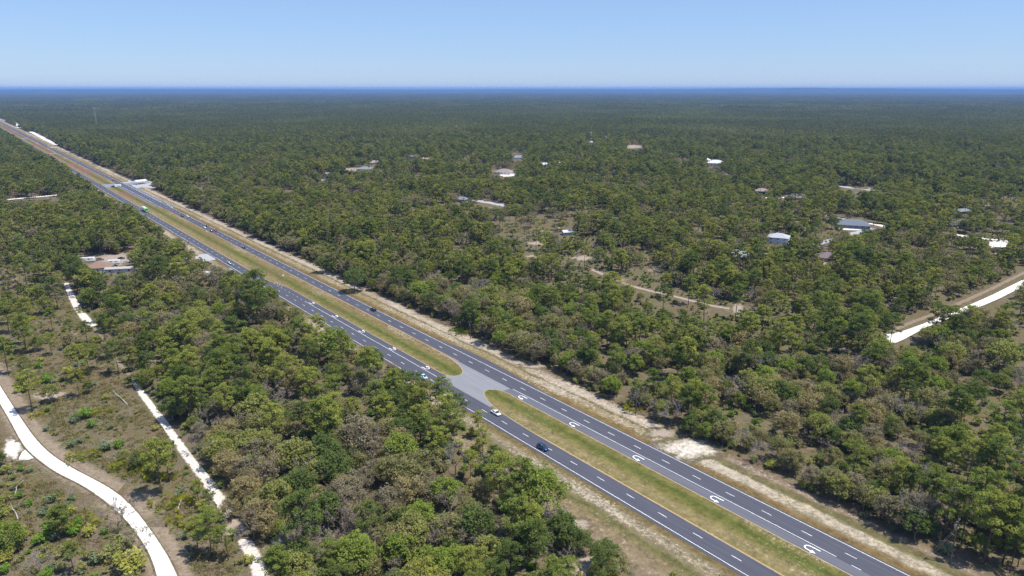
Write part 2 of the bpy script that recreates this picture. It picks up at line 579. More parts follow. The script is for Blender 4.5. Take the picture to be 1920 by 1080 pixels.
def gen_pine(seed, H, lod):
    """returns wood MB, leaf arrays"""
    rng = np.random.default_rng(seed)
    mb, lv = MB(), Leaves()
    lean = rng.normal(size=2) * 0.018 * H
    zb = H * rng.uniform(0.38, 0.55)
    W = H * rng.uniform(0.19, 0.25)
    axis = lambda z: np.array([lean[0] * (z / H) ** 1.6 + 0.10 * math.sin(z * 0.5 + seed), lean[1] * (z / H) ** 1.6 + 0.10 * math.cos(z * 0.43 + seed), z])
    r0 = 0.0125 * H
    zs = np.linspace(-0.2, H * 0.97, {0: 8, 1: 4, 2: 3}[lod])
    mb.tube([axis(max(z, 0)) if z >= 0 else (0, 0, z) for z in zs], [max(0.03, r0 * (1 - 0.85 * max(z, 0) / H)) for z in zs], {0: 6, 1: 4, 2: 3}[lod])
    dt = {0: 0.17, 1: 0.05, 2: -0.12}[lod]  # coarser crowns coloured darker, in place of the self-shadow they lose
    nb = {0: 26, 1: 15, 2: 8}[lod]
    per = {0: 104, 1: 44, 2: 24}[lod]
    size = {0: 0.31, 1: 0.62, 2: 1.0}[lod]
    ang = rng.random() * 6.28
    for i in range(nb):
        u = (i + rng.random() * 0.8) / nb
        z = zb + (H - zb) * (u * 0.97)
        prof = (0.50 + 0.62 * math.sin(math.pi * min(1, u * 0.72 + 0.20))) * (1.0 if u < 0.8 else 1 - (u - 0.8) * 2.6)
        L = W * prof * rng.uniform(0.6, 1.15)
        ang += 2.4 + rng.normal() * 0.35
        a = axis(z)
        rise = rng.uniform(-0.05, 0.38) * L
        e = a + np.array([math.cos(ang) * L, math.sin(ang) * L, rise])
        if lod < 2:
            mb.tube([a, (a + e) / 2 + np.array([0, 0, 0.12 * L]), e], [0.055, 0.04, 0.015] if lod == 0 else [0.06, 0.05, 0.02], 3, cap=False)
        cr = W * rng.uniform(0.22, 0.38) * (1.0 if lod == 0 else 1.12)
        tone = rng.uniform(0.25, 0.75) + dt
        lv.cloud(rng, e, (cr, cr, cr * 0.6), per, size, tone)
        if lod == 0:
            lv.cloud(rng, a + (e - a) * 0.55 + np.array([0, 0, 0.1]), (cr * 0.7, cr * 0.7, cr * 0.42), per // 3, size, tone)
    top = axis(H)
    lv.cloud(rng, top - np.array([0, 0, 0.05 * H]), (W * 0.42, W * 0.42, W * 0.42), per, size, 0.6 + dt)
    if lod == 2:
        lv.cloud(rng, axis(zb + (H - zb) * 0.55), (W * 0.7, W * 0.7, (H - zb) * 0.4), per * 2, size, 0.5 + dt)
    # a few dead stubs under the crown
    if lod == 0:
        for i in range(4):
            z = zb * rng.uniform(0.55, 0.98)
            a = axis(z)
            t = rng.random() * 6.28
            mb.tube([a, a + np.array([math.cos(t) * 1.1, math.sin(t) * 1.1, 0.15])], [0.03, 0.012], 3, cap=False)
    return mb, lv.arrays(rng, 0.8)


def limbs(rng, mb, p, d, L, r, depth, tips, n=4, spread=0.65, minr=0.02):
    """recursive limbs; tips collects end points"""
    p = np.array(p)
    d = np.array(d) / np.linalg.norm(d)
    mid = p + d * L * 0.5 + rng.normal(size=3) * L * 0.06
    e = p + d * L + rng.normal(size=3) * L * 0.08
    mb.tube([p, mid, e], [r, r * 0.82, r * 0.62], n, cap=False)
    tips.append((e, d, L, depth))
    if depth == 0:
        return
    for i in range(rng.integers(2, 4)):
        nd = d + rng.normal(size=3) * spread
        nd[2] = nd[2] * 0.8 + 0.12
        limbs(rng, mb, e, nd, L * rng.uniform(0.62, 0.85), max(minr, r * 0.6), depth - 1, tips, 3, spread, minr)


def gen_oak(seed, H, lod, tan=False, low=0.22):
    rng = np.random.default_rng(seed)
    mb, lv = MB(), Leaves()
    Rr = H * rng.uniform(0.40, 0.52)
    tips = []
    r0 = 0.02 * H
    if lod < 2:
        fork = H * rng.uniform(0.16, 0.26)
        mb.tube([(0, 0, -0.2), (0.1, 0, fork * 0.5), (0.15, 0.1, fork)], [r0 * 1.2, r0, r0 * 0.9], 6 if lod == 0 else 4, cap=False)
        k = 4 if lod == 0 else 3
        for i in range(k):
            a = 6.28 * i / k + rng.random()
            limbs(rng, mb, (0.15, 0.1, fork), (math.cos(a) * 0.75, math.sin(a) * 0.75, 0.85), H * 0.28, r0 * 0.6, 2 if lod == 0 else 1, tips, 4, 0.6)
    else:
        mb.tube([(0, 0, -0.2), (0.1, 0, H * 0.5)], [r0 * 1.3, r0 * 0.6], 3, cap=False)
    K = {0: 42, 1: 22, 2: 11}[lod]
    per = {0: 70, 1: 38, 2: 22}[lod]
    size = {0: 0.31, 1: 0.62, 2: 1.05}[lod]
    if tan:
        per = int(per * 0.62)
        size *= 0.9
    ga = rng.random() * 6.28
    sx, sy = rng.uniform(0.85, 1.2), rng.uniform(0.85, 1.15)
    for i in range(K):
        u = (i + 0.5) / K
        el = math.asin(min(1, -0.42 + 1.42 * u))          # spread over the dome and down its sides
        ga += 2.39996 + rng.normal() * 0.25
        rr = Rr * rng.uniform(0.50, 1.0)
        cz = H * 0.56
        hz = H * (0.46 - low * 0.25)
        c = np.array([math.cos(ga) * math.cos(el) * rr * sx, math.sin(ga) * math.cos(el) * rr * sy, cz + math.sin(el) * hz * rng.uniform(0.58, 0.98)])
        lr = Rr * (rng.uniform(0.16, 0.33) if lod == 0 else rng.uniform(0.22, 0.38))
        tone = rng.uniform(0.25, 0.75) + {0: 0.17, 1: 0.05, 2: -0.12}[lod]  # tone drops with detail: missing crown shade put into leaf colour
        lv.cloud(rng, c, (lr, lr, lr * 0.72), per, size, tone, shell=0.25)
    lv.cloud(rng, (0, 0, H * 0.55), (Rr * 0.6, Rr * 0.6, H * 0.28), per * (2 if not tan else 1), size, 0.45)
    out = lv.arrays(rng, 1.0)
    if tan and lod < 2:                       # fine budding twigs between the sparse leaves
        vs = []
        for (e, d, L, dep) in tips:
            for j in range(26 if lod == 0 else 18):
                dd = d * 0.5 + rng.normal(size=3) * 0.8
                dd[2] += 0.3
                dd /= np.linalg.norm(dd)
                st = e - d * L * rng.random()
                w = np.cross(dd, rng.normal(size=3))
                w /= np.linalg.norm(w) + 1e-9
                wd = 0.05 if lod == 0 else 0.09
                vs += [st - w * wd, st + w * wd, st + dd * H * rng.uniform(0.10, 0.22)]
        tv = np.array(vs)
        nn = len(tv) // 3
        out = (np.concatenate([out[0], tv]), np.concatenate([out[1], rng.uniform(0.2, 0.8, nn)]), np.concatenate([out[2], np.zeros(nn)]))
    return mb, out


def gen_bare(seed, H, lod):
    rng = np.random.default_rng(seed)
    mb, lv = MB(), Leaves()
    tips = []
    r0 = 0.017 * H
    fork = H * rng.uniform(0.15, 0.3)
    mb.tube([(0, 0, -0.2), (0.1, 0.05, fork * 0.5), (0.2, 0, fork)], [r0 * 1.25, r0 * 1.05, r0 * 0.9], 5, cap=False)
    k = 4
    for i in range(k):
        a = 6.28 * i / k + rng.random()
        limbs(rng, mb, (0.2, 0, fork), (math.cos(a) * 0.62, math.sin(a) * 0.62, 0.9), H * 0.27, r0 * 0.6, {0: 3, 1: 2, 2: 1}[lod], tips, 3, 0.5, 0.022)
    # twigs as long slivers around the limb ends
    vs = []
    cnt = {0: 9, 1: 10, 2: 14}[lod]
    wid = {0: 0.07, 1: 0.11, 2: 0.22}[lod]
    for (e, d, L, dep) in tips:
        if dep > 1:
            continue
        for j in range(cnt):
            dd = d * 0.6 + rng.normal(size=3) * 0.75
            dd[2] += 0.25
            dd /= np.linalg.norm(dd)
            st = e - d * L * rng.random() * 0.7
            ln = H * rng.uniform(0.06, 0.15)
            w = np.cross(dd, rng.normal(size=3))
            w /= np.linalg.norm(w) + 1e-9
            vs += [st - w * wid * 0.5, st + w * wid * 0.5, st + dd * ln]
    v = np.array(vs)
    n = len(v) // 3
    return mb, (v, rng.uniform(0.2, 0.8, n), np.zeros(n))


def gen_shrub(seed, H, lod):
    rng = np.random.default_rng(seed)
    mb, lv = MB(), Leaves()
    a = rng.random() * 6.28
    mb.tube([(0, 0, -0.1), (math.cos(a) * H * 0.08, math.sin(a) * H * 0.08, H * 0.35), (math.cos(a) * H * 0.2, math.sin(a) * H * 0.2, H * 0.65)], [0.05, 0.04, 0.02], 4, cap=False)
    K = {0: 9, 1: 5}[lod]
    for i in range(K):
        a = rng.random() * 6.28
        rr = H * rng.uniform(0.05, 0.55)
        c = (math.cos(a) * rr, math.sin(a) * rr, H * rng.uniform(0.28, 0.78))
        lr = H * rng.uniform(0.20, 0.34)
        lv.cloud(rng, c, (lr, lr, lr * 0.85), {0: 48, 1: 26}[lod], {0: 0.13, 1: 0.2}[lod] * H, rng.uniform(0.25, 0.75))
    return mb, lv.arrays(rng, 0.9)


def gen_palm(seed, H, lod):
    """saw palmetto: fans of stiff blades on short leaning stalks"""
    rng = np.random.default_rng(seed)
    mb = MB()
    vs, tn = [], []
    mb.tube([(-0.9, 0.1, 0.02), (0, 0, 0.12), (0.9, -0.2, 0.02)], [0.06, 0.09, 0.05], 5)     # creeping stem
    for i in range(26):
        a = rng.random() * 6.28
        rr = 2.1 * math.sqrt(rng.random())
        b = np.array([math.cos(a) * rr, math.sin(a) * rr, 0.0])
        up = np.array([math.cos(a) * 0.35 + rng.normal() * 0.2, math.sin(a) * 0.35 + rng.normal() * 0.2, 1.0])
        up /= np.linalg.norm(up)
        h = rng.uniform(0.55, 1.15) * H
        e = b + up * h
        sw = np.cross(up, rng.normal(size=3))
        sw /= np.linalg.norm(sw)
        vs += [b - sw * 0.035, b + sw * 0.035, e]
        tn.append(0.4)
        side = np.cross(up, rng.normal(size=3))
        side /= np.linalg.norm(side)
        t = rng.uniform(0.25, 0.85)
        for j in range(9):
            th = -1.5 + 3.0 * j / 8
            dd = up * math.cos(th) + side * math.sin(th)
            w = np.cross(dd, np.cross(up, side)) * 0.075
            ln = rng.uniform(0.5, 0.75) * H
            vs += [e - w, e + dd * ln * 0.5 + w * 1.6, e + dd * ln]
            tn.append(t)
    v = np.array(vs)
    return mb, (v, np.array(tn), np.zeros(len(tn)))


def gen_grass(seed, H):
    rng = np.random.default_rng(seed)
    vs = []
    n = 46
    for i in range(n):
        a = rng.random() * 6.28
        rr = 0.75 * math.sqrt(rng.random())
        b = np.array([math.cos(a) * rr, math.sin(a) * rr, 0.0])
        d = np.array([rng.normal() * 0.55, rng.normal() * 0.55, 1.0])
        d /= np.linalg.norm(d)
        w = np.cross(d, rng.normal(size=3))
        w /= np.linalg.norm(w)
        vs += [b - w * 0.09, b + w * 0.09, b + d * H * rng.uniform(0.5, 1.1)]
    mb = MB()
    mb.tube([(0, 0, -0.05), (0, 0, 0.1)], [0.03, 0.02], 3, cap=False)
    return mb, (np.array(vs), rng.uniform(0.2, 0.8, n), np.zeros(n))


GEN = {
    "pine": lambda s, H, l: gen_pine(s, H, l),
    "oak": lambda s, H, l: gen_oak(s, H, l),
    "tan": lambda s, H, l: gen_oak(s, H, l, True),
    "bare": lambda s, H, l: gen_bare(s, H, l),
    "shrub": lambda s, H, l: gen_shrub(s, H, min(l, 1)),
    "palm": lambda s, H, l: gen_palm(s, H, 0),
    "grass": lambda s, H, l: gen_grass(s, H),
}
BASE_H = {"pine": 16.0, "oak": 9.0, "tan": 8.5, "bare": 8.5, "shrub": 2.0, "palm": 1.2, "grass": 0.55}
NVAR = {"pine": (7, 5, 4), "oak": (5, 4, 4), "tan": (5, 4, 3), "bare": (4, 3, 2), "shrub": (4, 3, 0), "palm": (3, 0, 0), "grass": (4, 0, 0)}
BARK = {"pine": "bark", "oak": "greybark", "tan": "greybark", "bare": "greybark", "shrub": "greybark", "palm": "greybark", "grass": "greybark"}
LEAF = {"pine": "pine", "oak": "oak", "tan": "tan", "bare": "twig", "shrub": "shrub", "palm": "palm", "grass": "grass"}
RAW = {}       # kind -> list over lod of list of (mb, leaves)
for kd in GEN:
    RAW[kd] = []
    for lod in range(3):
        RAW[kd].append([GEN[kd](100 * lod + 17 * v + len(kd), BASE_H[kd], lod) for v in range(NVAR[kd][lod])])


def source_collection(kind):
    """whole plants as single meshes, for the massed forest; not linked to the scene"""
    c = bpy.data.collections.new("sources_" + kind)
    start = []
    i = 0
    for lod in range(3):
        start.append(i)
        for mb, lf in RAW[kind][lod]:
            w = wood_arrays(mb)
            me = tri_mesh(kind + "_plant", [(lf[0], lf[1], lf[2], 0), (w[0], w[1], w[2], 1)], [M[LEAF[kind]], M[BARK[kind]]])
            c.objects.link(bpy.data.objects.new("%s_plant_%03d" % (kind, i), me))
            i += 1
    return c, start


def scatter(name, pts, idx, rz, sc, coll):
    me = bpy.data.meshes.new(name)
    me.vertices.add(len(pts))
    me.vertices.foreach_set("co", np.asarray(pts, dtype=np.float32).ravel())
    for nm, tp, arr in (("pick", "INT", idx), ("turn", "FLOAT", rz), ("size", "FLOAT", sc)):
        at = me.attributes.new(nm, tp, "POINT")
        at.data.foreach_set("value", np.asarray(arr, dtype=np.int32 if tp == "INT" else np.float32))
    o = link_mesh(name, me)
    ng = bpy.data.node_groups.new("scatter_" + name, "GeometryNodeTree")
    ng.interface.new_socket("Geometry", in_out="INPUT", socket_type="NodeSocketGeometry")
    ng.interface.new_socket("Geometry", in_out="OUTPUT", socket_type="NodeSocketGeometry")
    gi = ng.nodes.new("NodeGroupInput")
    go = ng.nodes.new("NodeGroupOutput")
    ip = ng.nodes.new("GeometryNodeInstanceOnPoints")
    ci = ng.nodes.new("GeometryNodeCollectionInfo")
    ci.inputs["Collection"].default_value = coll
    ci.inputs["Separate Children"].default_value = True
    ci.inputs["Reset Children"].default_value = True

    def attr(nm, tp):
        a = ng.nodes.new("GeometryNodeInputNamedAttribute")
        a.data_type = tp
        a.inputs["Name"].default_value = nm
        return a.outputs["Attribute"]
    cx = ng.nodes.new("ShaderNodeCombineXYZ")
    ng.links.new(attr("turn", "FLOAT"), cx.inputs[2])
    ng.links.new(gi.outputs[0], ip.inputs["Points"])
    ng.links.new(ci.outputs[0], ip.inputs["Instance"])
    ip.inputs["Pick Instance"].default_value = True
    ng.links.new(attr("pick", "INT"), ip.inputs["Instance Index"])
    ng.links.new(cx.outputs[0], ip.inputs["Rotation"])
    ng.links.new(attr("size", "FLOAT"), ip.inputs["Scale"])
    ng.links.new(ip.outputs[0], go.inputs[0])
    md = o.modifiers.new("scatter", "NODES")
    md.node_group = ng
    return o


# ------------------------------------------------------------------ ground, lanes, patches
def ground():
    mb = MB()
    rings = [0, 200, 500, 1000, 2000, 4000, 8000, 16000, 32000, 46000]
    n = 48
    vs = [(0, 0, 0)]
    for r in rings[1:]:
        for k in range(n):
            a = 2 * math.pi * k / n
            vs.append((math.cos(a) * r, math.sin(a) * r, 0))
    fs = [(0, 1 + k, 1 + (k + 1) % n) for k in range(n)]
    for i in range(len(rings) - 2):
        b, c = 1 + i * n, 1 + (i + 1) * n
        fs += [(b + k, c + k, c + (k + 1) % n, b + (k + 1) % n) for k in range(n)]
    mb.add(vs, fs)
    return tag(mb.build("ground", M["ground"]), kind="structure", label="brown leaf litter, sand and dry grass floor under the woods")


ground()
LANES = []     # (polyline world, half width): kept clear of trees


def resample(pts, step):
    out = [pts[0]]
    for a, b in zip(pts[:-1], pts[1:]):
        d = math.dist(a, b)
        k = max(1, int(d / step))
        for i in range(1, k + 1):
            out.append((a[0] + (b[0] - a[0]) * i / k, a[1] + (b[1] - a[1]) * i / k))
    return out


def smooth_line(pts, it=2):
    for _ in range(it):
        q = [pts[0]]
        for a, b in zip(pts[:-1], pts[1:]):
            q.append((a[0] * 0.75 + b[0] * 0.25, a[1] * 0.75 + b[1] * 0.25))
            q.append((a[0] * 0.25 + b[0] * 0.75, a[1] * 0.25 + b[1] * 0.75))
        q.append(pts[-1])
        pts = q
    return pts


def edge_mesh(name, rows, edge_vals, mat, label, kind="structure"):
    """rows: list of cross rows of (x,y,z), same count; edge_vals per column"""
    n = len(rows[0])
    vs = [p for r in rows for p in r]
    fs = [(i * n + j, i * n + j + 1, (i + 1) * n + j + 1, (i + 1) * n + j) for i in range(len(rows) - 1) for j in range(n - 1)]
    me = bpy.data.meshes.new(name)
    me.from_pydata(vs, [], fs)
    me.materials.append(mat)
    at = me.attributes.new("edge", "FLOAT", "POINT")
    at.data.foreach_set("value", [ev * (1.0 if 0 < i < len(rows) - 1 else 0.0) for i in range(len(rows)) for ev in edge_vals])
    # face up
    me.update()
    if me.polygons[0].normal.z < 0:
        me.flip_normals()
    return tag(link_mesh(name, me), label, None, None, kind)


def lane(name, centre_px, width, mat, label, z=0.03, px=True, clear=1.0, wob=0.12, step=2.5):
    pts = [G(*p) for p in centre_px] if px else list(centre_px)
    pts = resample(smooth_line(pts), step)
    rows = []
    ev = [0, 0.3, 1, 1, 1, 0.3, 0]
    for i, p in enumerate(pts):
        a, b = pts[max(0, i - 1)], pts[min(len(pts) - 1, i + 1)]
        L = math.dist(a, b) or 1
        nx, ny = -(b[1] - a[1]) / L, (b[0] - a[0]) / L
        w = width[0] + (width[1] - width[0]) * i / (len(pts) - 1) if isinstance(width, tuple) else width
        row = []
        for k, off in enumerate((-0.5, -0.42, -0.25, 0, 0.25, 0.42, 0.5)):
            j = random.uniform(-wob, wob) * w if k in (0, 6) else 0
            row.append((p[0] + nx * (off * w + j), p[1] + ny * (off * w + j), z))
        rows.append(row)
    LANES.append((pts, (max(width) if isinstance(width, tuple) else width) / 2 * clear))
    return edge_mesh(name, rows, ev, mat, label)


def two_edge_lane(name, left, right, mat, label, z=0.16, clear=1.1):
    L = resample(smooth_line([G(*p) for p in left]), 3)
    Rr = resample(smooth_line([G(*p) for p in right]), 3)

    def even(p, n):
        p = np.array(p)
        d = np.r_[0, np.cumsum(np.linalg.norm(np.diff(p, axis=0), axis=1))]
        q = np.linspace(0, d[-1], n)
        return np.c_[np.interp(q, d, p[:, 0]), np.interp(q, d, p[:, 1])]
    n = 90
    L, Rr = even(L, n), even(Rr, n)
    rows = [[tuple(L[i] * (1 - f) + Rr[i] * f) + (z,) for f in (-0.06, 0.03, 0.12, 0.5, 0.88, 0.97, 1.06)] for i in range(n)]
    mid = [tuple((L[i] + Rr[i]) / 2) for i in range(n)]
    LANES.append((mid, float(np.linalg.norm(L[n // 2] - Rr[n // 2])) / 2 * clear))
    return edge_mesh(name, rows, [0, 0.12, 1, 1, 1, 0.12, 0], mat, label)


PATCHES = []


def patch(name, px, py, wx, wy, mat, label, z=0.05, clear=0.8):
    """irregular bare patch whose seen extent in the photo is wx by wy"""
    a, b = G(px - wx / 2, py), G(px + wx / 2, py)
    c, d = G(px, py + wy / 2), G(px, py - wy / 2)
    cx, cy = G(px, py)
    rx, ry = math.dist(a, b) / 2, math.dist(c, d) / 2
    dirx = ((b[0] - a[0]) / (2 * rx), (b[1] - a[1]) / (2 * rx))
    diry = ((d[0] - c[0]) / (2 * ry), (d[1] - c[1]) / (2 * ry))
    n = 22
    rows = []
    jit = [random.uniform(0.75, 1.25) for _ in range(n)]
    for i in range(n + 1):
        th = 2 * math.pi * i / n
        j = jit[i % n]
        row = []
        for f in (0.0, 0.4, 0.75, 1.3):
            u, v = math.cos(th) * rx * f * j, math.sin(th) * ry * f * j
            row.append((cx + dirx[0] * u + diry[0] * v, cy + dirx[1] * u + diry[1] * v, z))
        rows.append(row)
    vs = [rows[0][0]] + [r[k] for k in (1, 2, 3) for r in rows[:n]]
    fs = [(0, 1 + i, 1 + (i + 1) % n) for i in range(n)]
    for k in (0, 1):
        fs += [(1 + k * n + i, 1 + (k + 1) * n + i, 1 + (k + 1) * n + (i + 1) % n, 1 + k * n + (i + 1) % n) for i in range(n)]
    me = bpy.data.meshes.new(name)
    me.from_pydata(vs, [], fs)
    me.materials.append(mat)
    at = me.attributes.new("edge", "FLOAT", "POINT")
    at.data.foreach_set("value", [1.0] + [1.0] * n + [0.72] * n + [0.0] * n)
    me.update()
    if me.polygons[0].normal.z < 0:
        me.flip_normals()
    for vv in me.vertices:
        vv.co.z += 0.0005 * len(PATCHES)
    PATCHES.append((cx, cy, max(min(rx, ry) * clear, 1.0), rx, ry, dirx, diry))
    return tag(link_mesh(name, me), label, None, None, "structure")


# white road, lower left
WR_R = [(-62, 620), (-30, 672), (3, 727), (37, 780), (67, 823), (97, 853), (140, 880), (180, 900), (220, 923), (253, 953), (283, 993), (313, 1037), (335, 1080), (352, 1130)]
WR_L = [(-95, 655), (-45, 692), (0, 758), (20, 793), (43, 837), (63, 857), (103, 887), (147, 907), (187, 933), (227, 967), (257, 1003), (280, 1040), (293, 1080), (304, 1130)]
lane("path", [((a[0] + b[0]) / 2 + 6, (a[1] + b[1]) / 2 - 6) for a, b in zip(WR_L, WR_R)], 14, M["lane_side"], "bare brown earth shoulders along the white road", z=0.02, wob=0.1, clear=0.8)
two_edge_lane("road", WR_L, WR_R, M["sand_bright"], "curving bright white sand road at the lower left")
patch("path", 44, 850, 60, 26, M["sand_bright"], "white sand spur leaving the curving white road", 0.05)
patch("path", 24, 842, 34, 36, M["sand_track"], "patchy outer end of the white sand spur", 0.05)
# sand track through the trees
lane("path", [(124, 530), (131, 550), (145, 577), (160, 598), (176, 612)], (3.4, 5.6), M["sand_track"], "upper pale sand track left of the wood", 0.03, clear=0.8)
lane("path", [(176, 612), (200, 650), (228, 688), (248, 708)], 2.2, M["lane_side"], "faint worn track joining the two sand tracks", 0.024, clear=0.5)
lane("path", [(246, 704), (262, 732), (280, 757), (302, 785), (328, 822), (354, 860), (382, 893), (404, 925), (424, 955), (440, 985), (470, 1030), (492, 1085), (505, 1120)], (2.8, 4.8), M["sand_track"],
     "pale sand track running along the edge of the wood", 0.03, clear=0.45, wob=0.16)
# right white road
two_edge_lane("road", [(1657, 627), (1687, 623), (1750, 600), (1792, 582), (1850, 558), (1910, 528), (1975, 497), (2060, 458)],
              [(1664, 648), (1684, 643), (1703, 633), (1738, 613), (1815, 585), (1870, 563), (1900, 547), (1972, 515), (2062, 470)], M["sand_bright"], "straight white sand road at the right edge", clear=1.0)
lane("path", [(1640, 640), (1687, 612), (1750, 590), (1850, 546), (1910, 516), (1975, 486)], 4, M["lane_side"], "brown mown shoulder along the straight white road", 0.02, clear=0.4)
lane("path", [(1612, 623), (1635, 627), (1660, 632)], 1.5, M["sand_bright"], "thin white footway meeting the straight white road", 0.03)
lane("path", [(1105, 503), (1125, 512), (1150, 522), (1172, 532)], 4.5, M["sand_patch"], "sand track between trees beyond the highway", 0.03)
lane("path", [(1172, 532), (1200, 541), (1240, 550), (1290, 562), (1330, 573), (1378, 580)], 4.5, M["sand_patch"], "sand track leading to a sandy clearing", 0.03)
lane("path", [(-30, 379), (15, 374), (60, 370), (118, 365)], 7, M["sand_bright"], "white lane crossing the pines far left", 0.03)
lane("road", [(1435, 478), (1500, 464), (1545, 455), (1590, 440), (1640, 428)], 7, M["paving"], "grey street between the houses on the right", 0.03)
lane("path", [(1500, 466), (1470, 458)], 6, M["paving"], "pale driveway of the pale two-storey house", 0.035)
lane("path", [(1535, 403), (1560, 406), (1585, 411)], 5, M["sand_bright"], "white drive behind the slate grey roofed house", 0.03)
lane("path", [(1618, 417), (1640, 420), (1664, 426), (1690, 428)], 8, M["sand_bright"], "white drive beside the slate grey roofed house", 0.03)
lane("path", [(1572, 428), (1600, 431), (1615, 427)], 9, M["sand_bright"], "white forecourt in front of the slate grey roofed house", 0.03)
lane("path", [(1563, 348), (1590, 351), (1615, 355), (1640, 357)], 12, M["paving"], "pale street far right among trees", 0.03)
lane("path", [(1435, 371), (1465, 371), (1480, 369)], 8, M["sand_bright"], "white drive of the mauve roofed house", 0.03)
lane("path", [(885, 375), (905, 378), (930, 382), (958, 388)], 10, M["paving"], "pale paved drive beside the grey roof", 0.03)
lane("path", [(1790, 440), (1815, 444), (1840, 447), (1895, 453)], 8, M["sand_bright"], "white lane in the woods by the green roof", 0.03)
for (px, py, wx, wy, mt, lb) in [
        (1384, 580, 20, 24, "sand_patch", "sandy clearing at the end of the track"), (1008, 456, 42, 8, "sand_patch", "orange sandy clearing beyond the highway"),
        (1003, 482, 36, 8, "sand_patch", "lower sandy clearing beyond the highway"), (1875, 458, 40, 14, "sand_bright", "white sandy yard at the right edge"),
        (1872, 474, 34, 9, "sand_patch", "dull sandy yard at the right edge"), (1388, 475, 46, 14, "paving", "pale paved yard in the woods"),
        (1312, 506, 36, 8, "sand_patch", "pinkish clearing in the woods"), (1545, 498, 18, 18, "sand_patch", "pinkish bare yard by the purple roof"),
        (1190, 275, 40, 7, "sand_patch", "pale sandy bank far off"), (800, 297, 26, 5, "sand_patch", "sandy yard by the far shed"),
        (660, 318, 44, 8, "sand_patch", "orange sandy yard among the far houses"), (630, 309, 16, 5, "sand_patch", "small pale yard left of the far houses"),
        (950, 328, 26, 6, "sand_bright", "white yard of the far pale house"), (1750, 382, 30, 8, "sand_patch", "tan bare yard far right"),
        (1790, 395, 40, 7, "sand_bright", "pale yard behind the green roof"), (220, 486, 96, 24, "sand_patch", "sandy yard crowded with vehicles"),
        (290, 462, 36, 22, "sand_patch", "bare earth drive leading to the crowded yard"), (340, 490, 50, 12, "sand_patch", "sandy spot under the parked white boats"),
        (385, 483, 30, 11, "paving", "pale concrete apron beside the highway"), (434, 508, 14, 9, "paving", "small concrete apron beside the highway"),
        (195, 553, 20, 16, "sand_patch", "pinkish bare ground between trees"), (40, 475, 60, 26, "lane_side", "bare brown clearing among the left pines"),
        (1292, 841, 104, 38, "sand_wash", "bright sand washout beside the highway"), (1240, 812, 60, 16, "sand_patch", "pinkish sand above the bright washout"), (1000, 686, 46, 10, "sand_patch", "pale sand bank at the right forest edge"),                 (1110, 1060, 120, 44, "sand_patch", "bare sandy clearing at the lower tree edge"), (1085, 985, 46, 30, "sand_patch", "white sand scrape behind the round shrubs"),
        (95, 742, 80, 16, "sand_patch", "grey sand hollow in the open pines"),
        (250, 950, 150, 60, "lane_side", "bare ground between road and track"),
        (440, 990, 60, 40, "sand_patch", "bare sand below the tan oak"), (445, 640, 40, 14, "lane_side", "bare litter between pines"),
        (560, 760, 30, 18, "lane_side", "rusty litter in the wood"), (460, 828, 30, 14, "lane_side", "rusty litter clearing in the wood"), (1490, 790, 24, 10, "sand_patch", "pale scrape in the right wood"),
        (1700, 845, 40, 20, "lane_side", "brown clearing under the right pines"), (262, 345, 76, 12, "paving", "paved yard of the roadside stand")]:
    patch("clearing", px, py, wx, wy, M[mt], lb)

qx_, qy_ = RNG.uniform(-120, 560, 900), RNG.uniform(240, 1300, 900)
thin_ = vnoise(qx_ / 42 + 3, qy_ / 70 + 1, 91) * 0.75 + vnoise(qx_ / 16, qy_ / 20, 92) * 0.25
cnt_ = 0
for a, b, th_ in zip(qx_, qy_, thin_):
    ss0, tt0 = ST(a, b)
    ax, ay = proj(np.array([a]), np.array([b]), np.array([0.0]))
    if th_ < 0.66 or tt0 < 34 or not (0 < ax[0] < 1920) or cnt_ >= 46:
        continue
    cnt_ += 1
    sc_ = math.hypot(a, b)
    patch("clearing", float(ax[0]), float(ay[0]), FPX * random.uniform(7, 15) / sc_, FPX * random.uniform(9, 20) / sc_ * CAM_H / sc_, M["sand_patch" if random.random() < 0.6 else "lane_side"], "pale bare ground in an open stand of the woods", clear=0.5)

# ------------------------------------------------------------------ highway
S0, S1 = -330.0, 9000.0


def hw_obj(name, mb, mat, label=None, z=0.0, kind="structure", cat=None, group=None):
    o = mb.build(name, mat)
    o.location = (O[0], O[1], z)
    o.rotation_euler = (0, 0, HW_ROT)
    return tag(o, label, cat, group, kind)


def strip(mb, s0, s1, t0, t1, n=1):
    """flat strip, t0<t1"""
    for i in range(n):
        a, b = s0 + (s1 - s0) * i / n, s0 + (s1 - s0) * (i + 1) / n
        mb.add([(a, -t1, 0), (b, -t1, 0), (b, -t0, 0), (a, -t0, 0)], [(3, 2, 1, 0)] if False else [(0, 1, 2, 3)])
    return mb


def outline(mb, st):
    """st polygon list of (s,t)"""
    n = len(st)
    area = sum(st[i][0] * -st[(i + 1) % n][1] - st[(i + 1) % n][0] * -st[i][1] for i in range(n))
    if area < 0:
        st = st[::-1]
    mb.add([(s, -t, 0) for s, t in st], [tuple(range(n))])
    return mb


mb = MB()
ss = np.r_[np.linspace(S0, 700, 200), np.linspace(720, S1, 60)]
for a, b in zip(ss[:-1], ss[1:]):
    # the near left shoulder is wider
    def lw(s):
        return -48 - 12 * max(0.0, min(1.0, (70 - s) / 70.0))
    mb.add([(a, -19.5, 0), (b, -19.5, 0), (b, -lw(b), 0), (a, -lw(a), 0)], [(0, 1, 2, 3)])
hw_obj("verge", mb, M["verge"], "mown tan and green grass strips along the highway", 0.045)

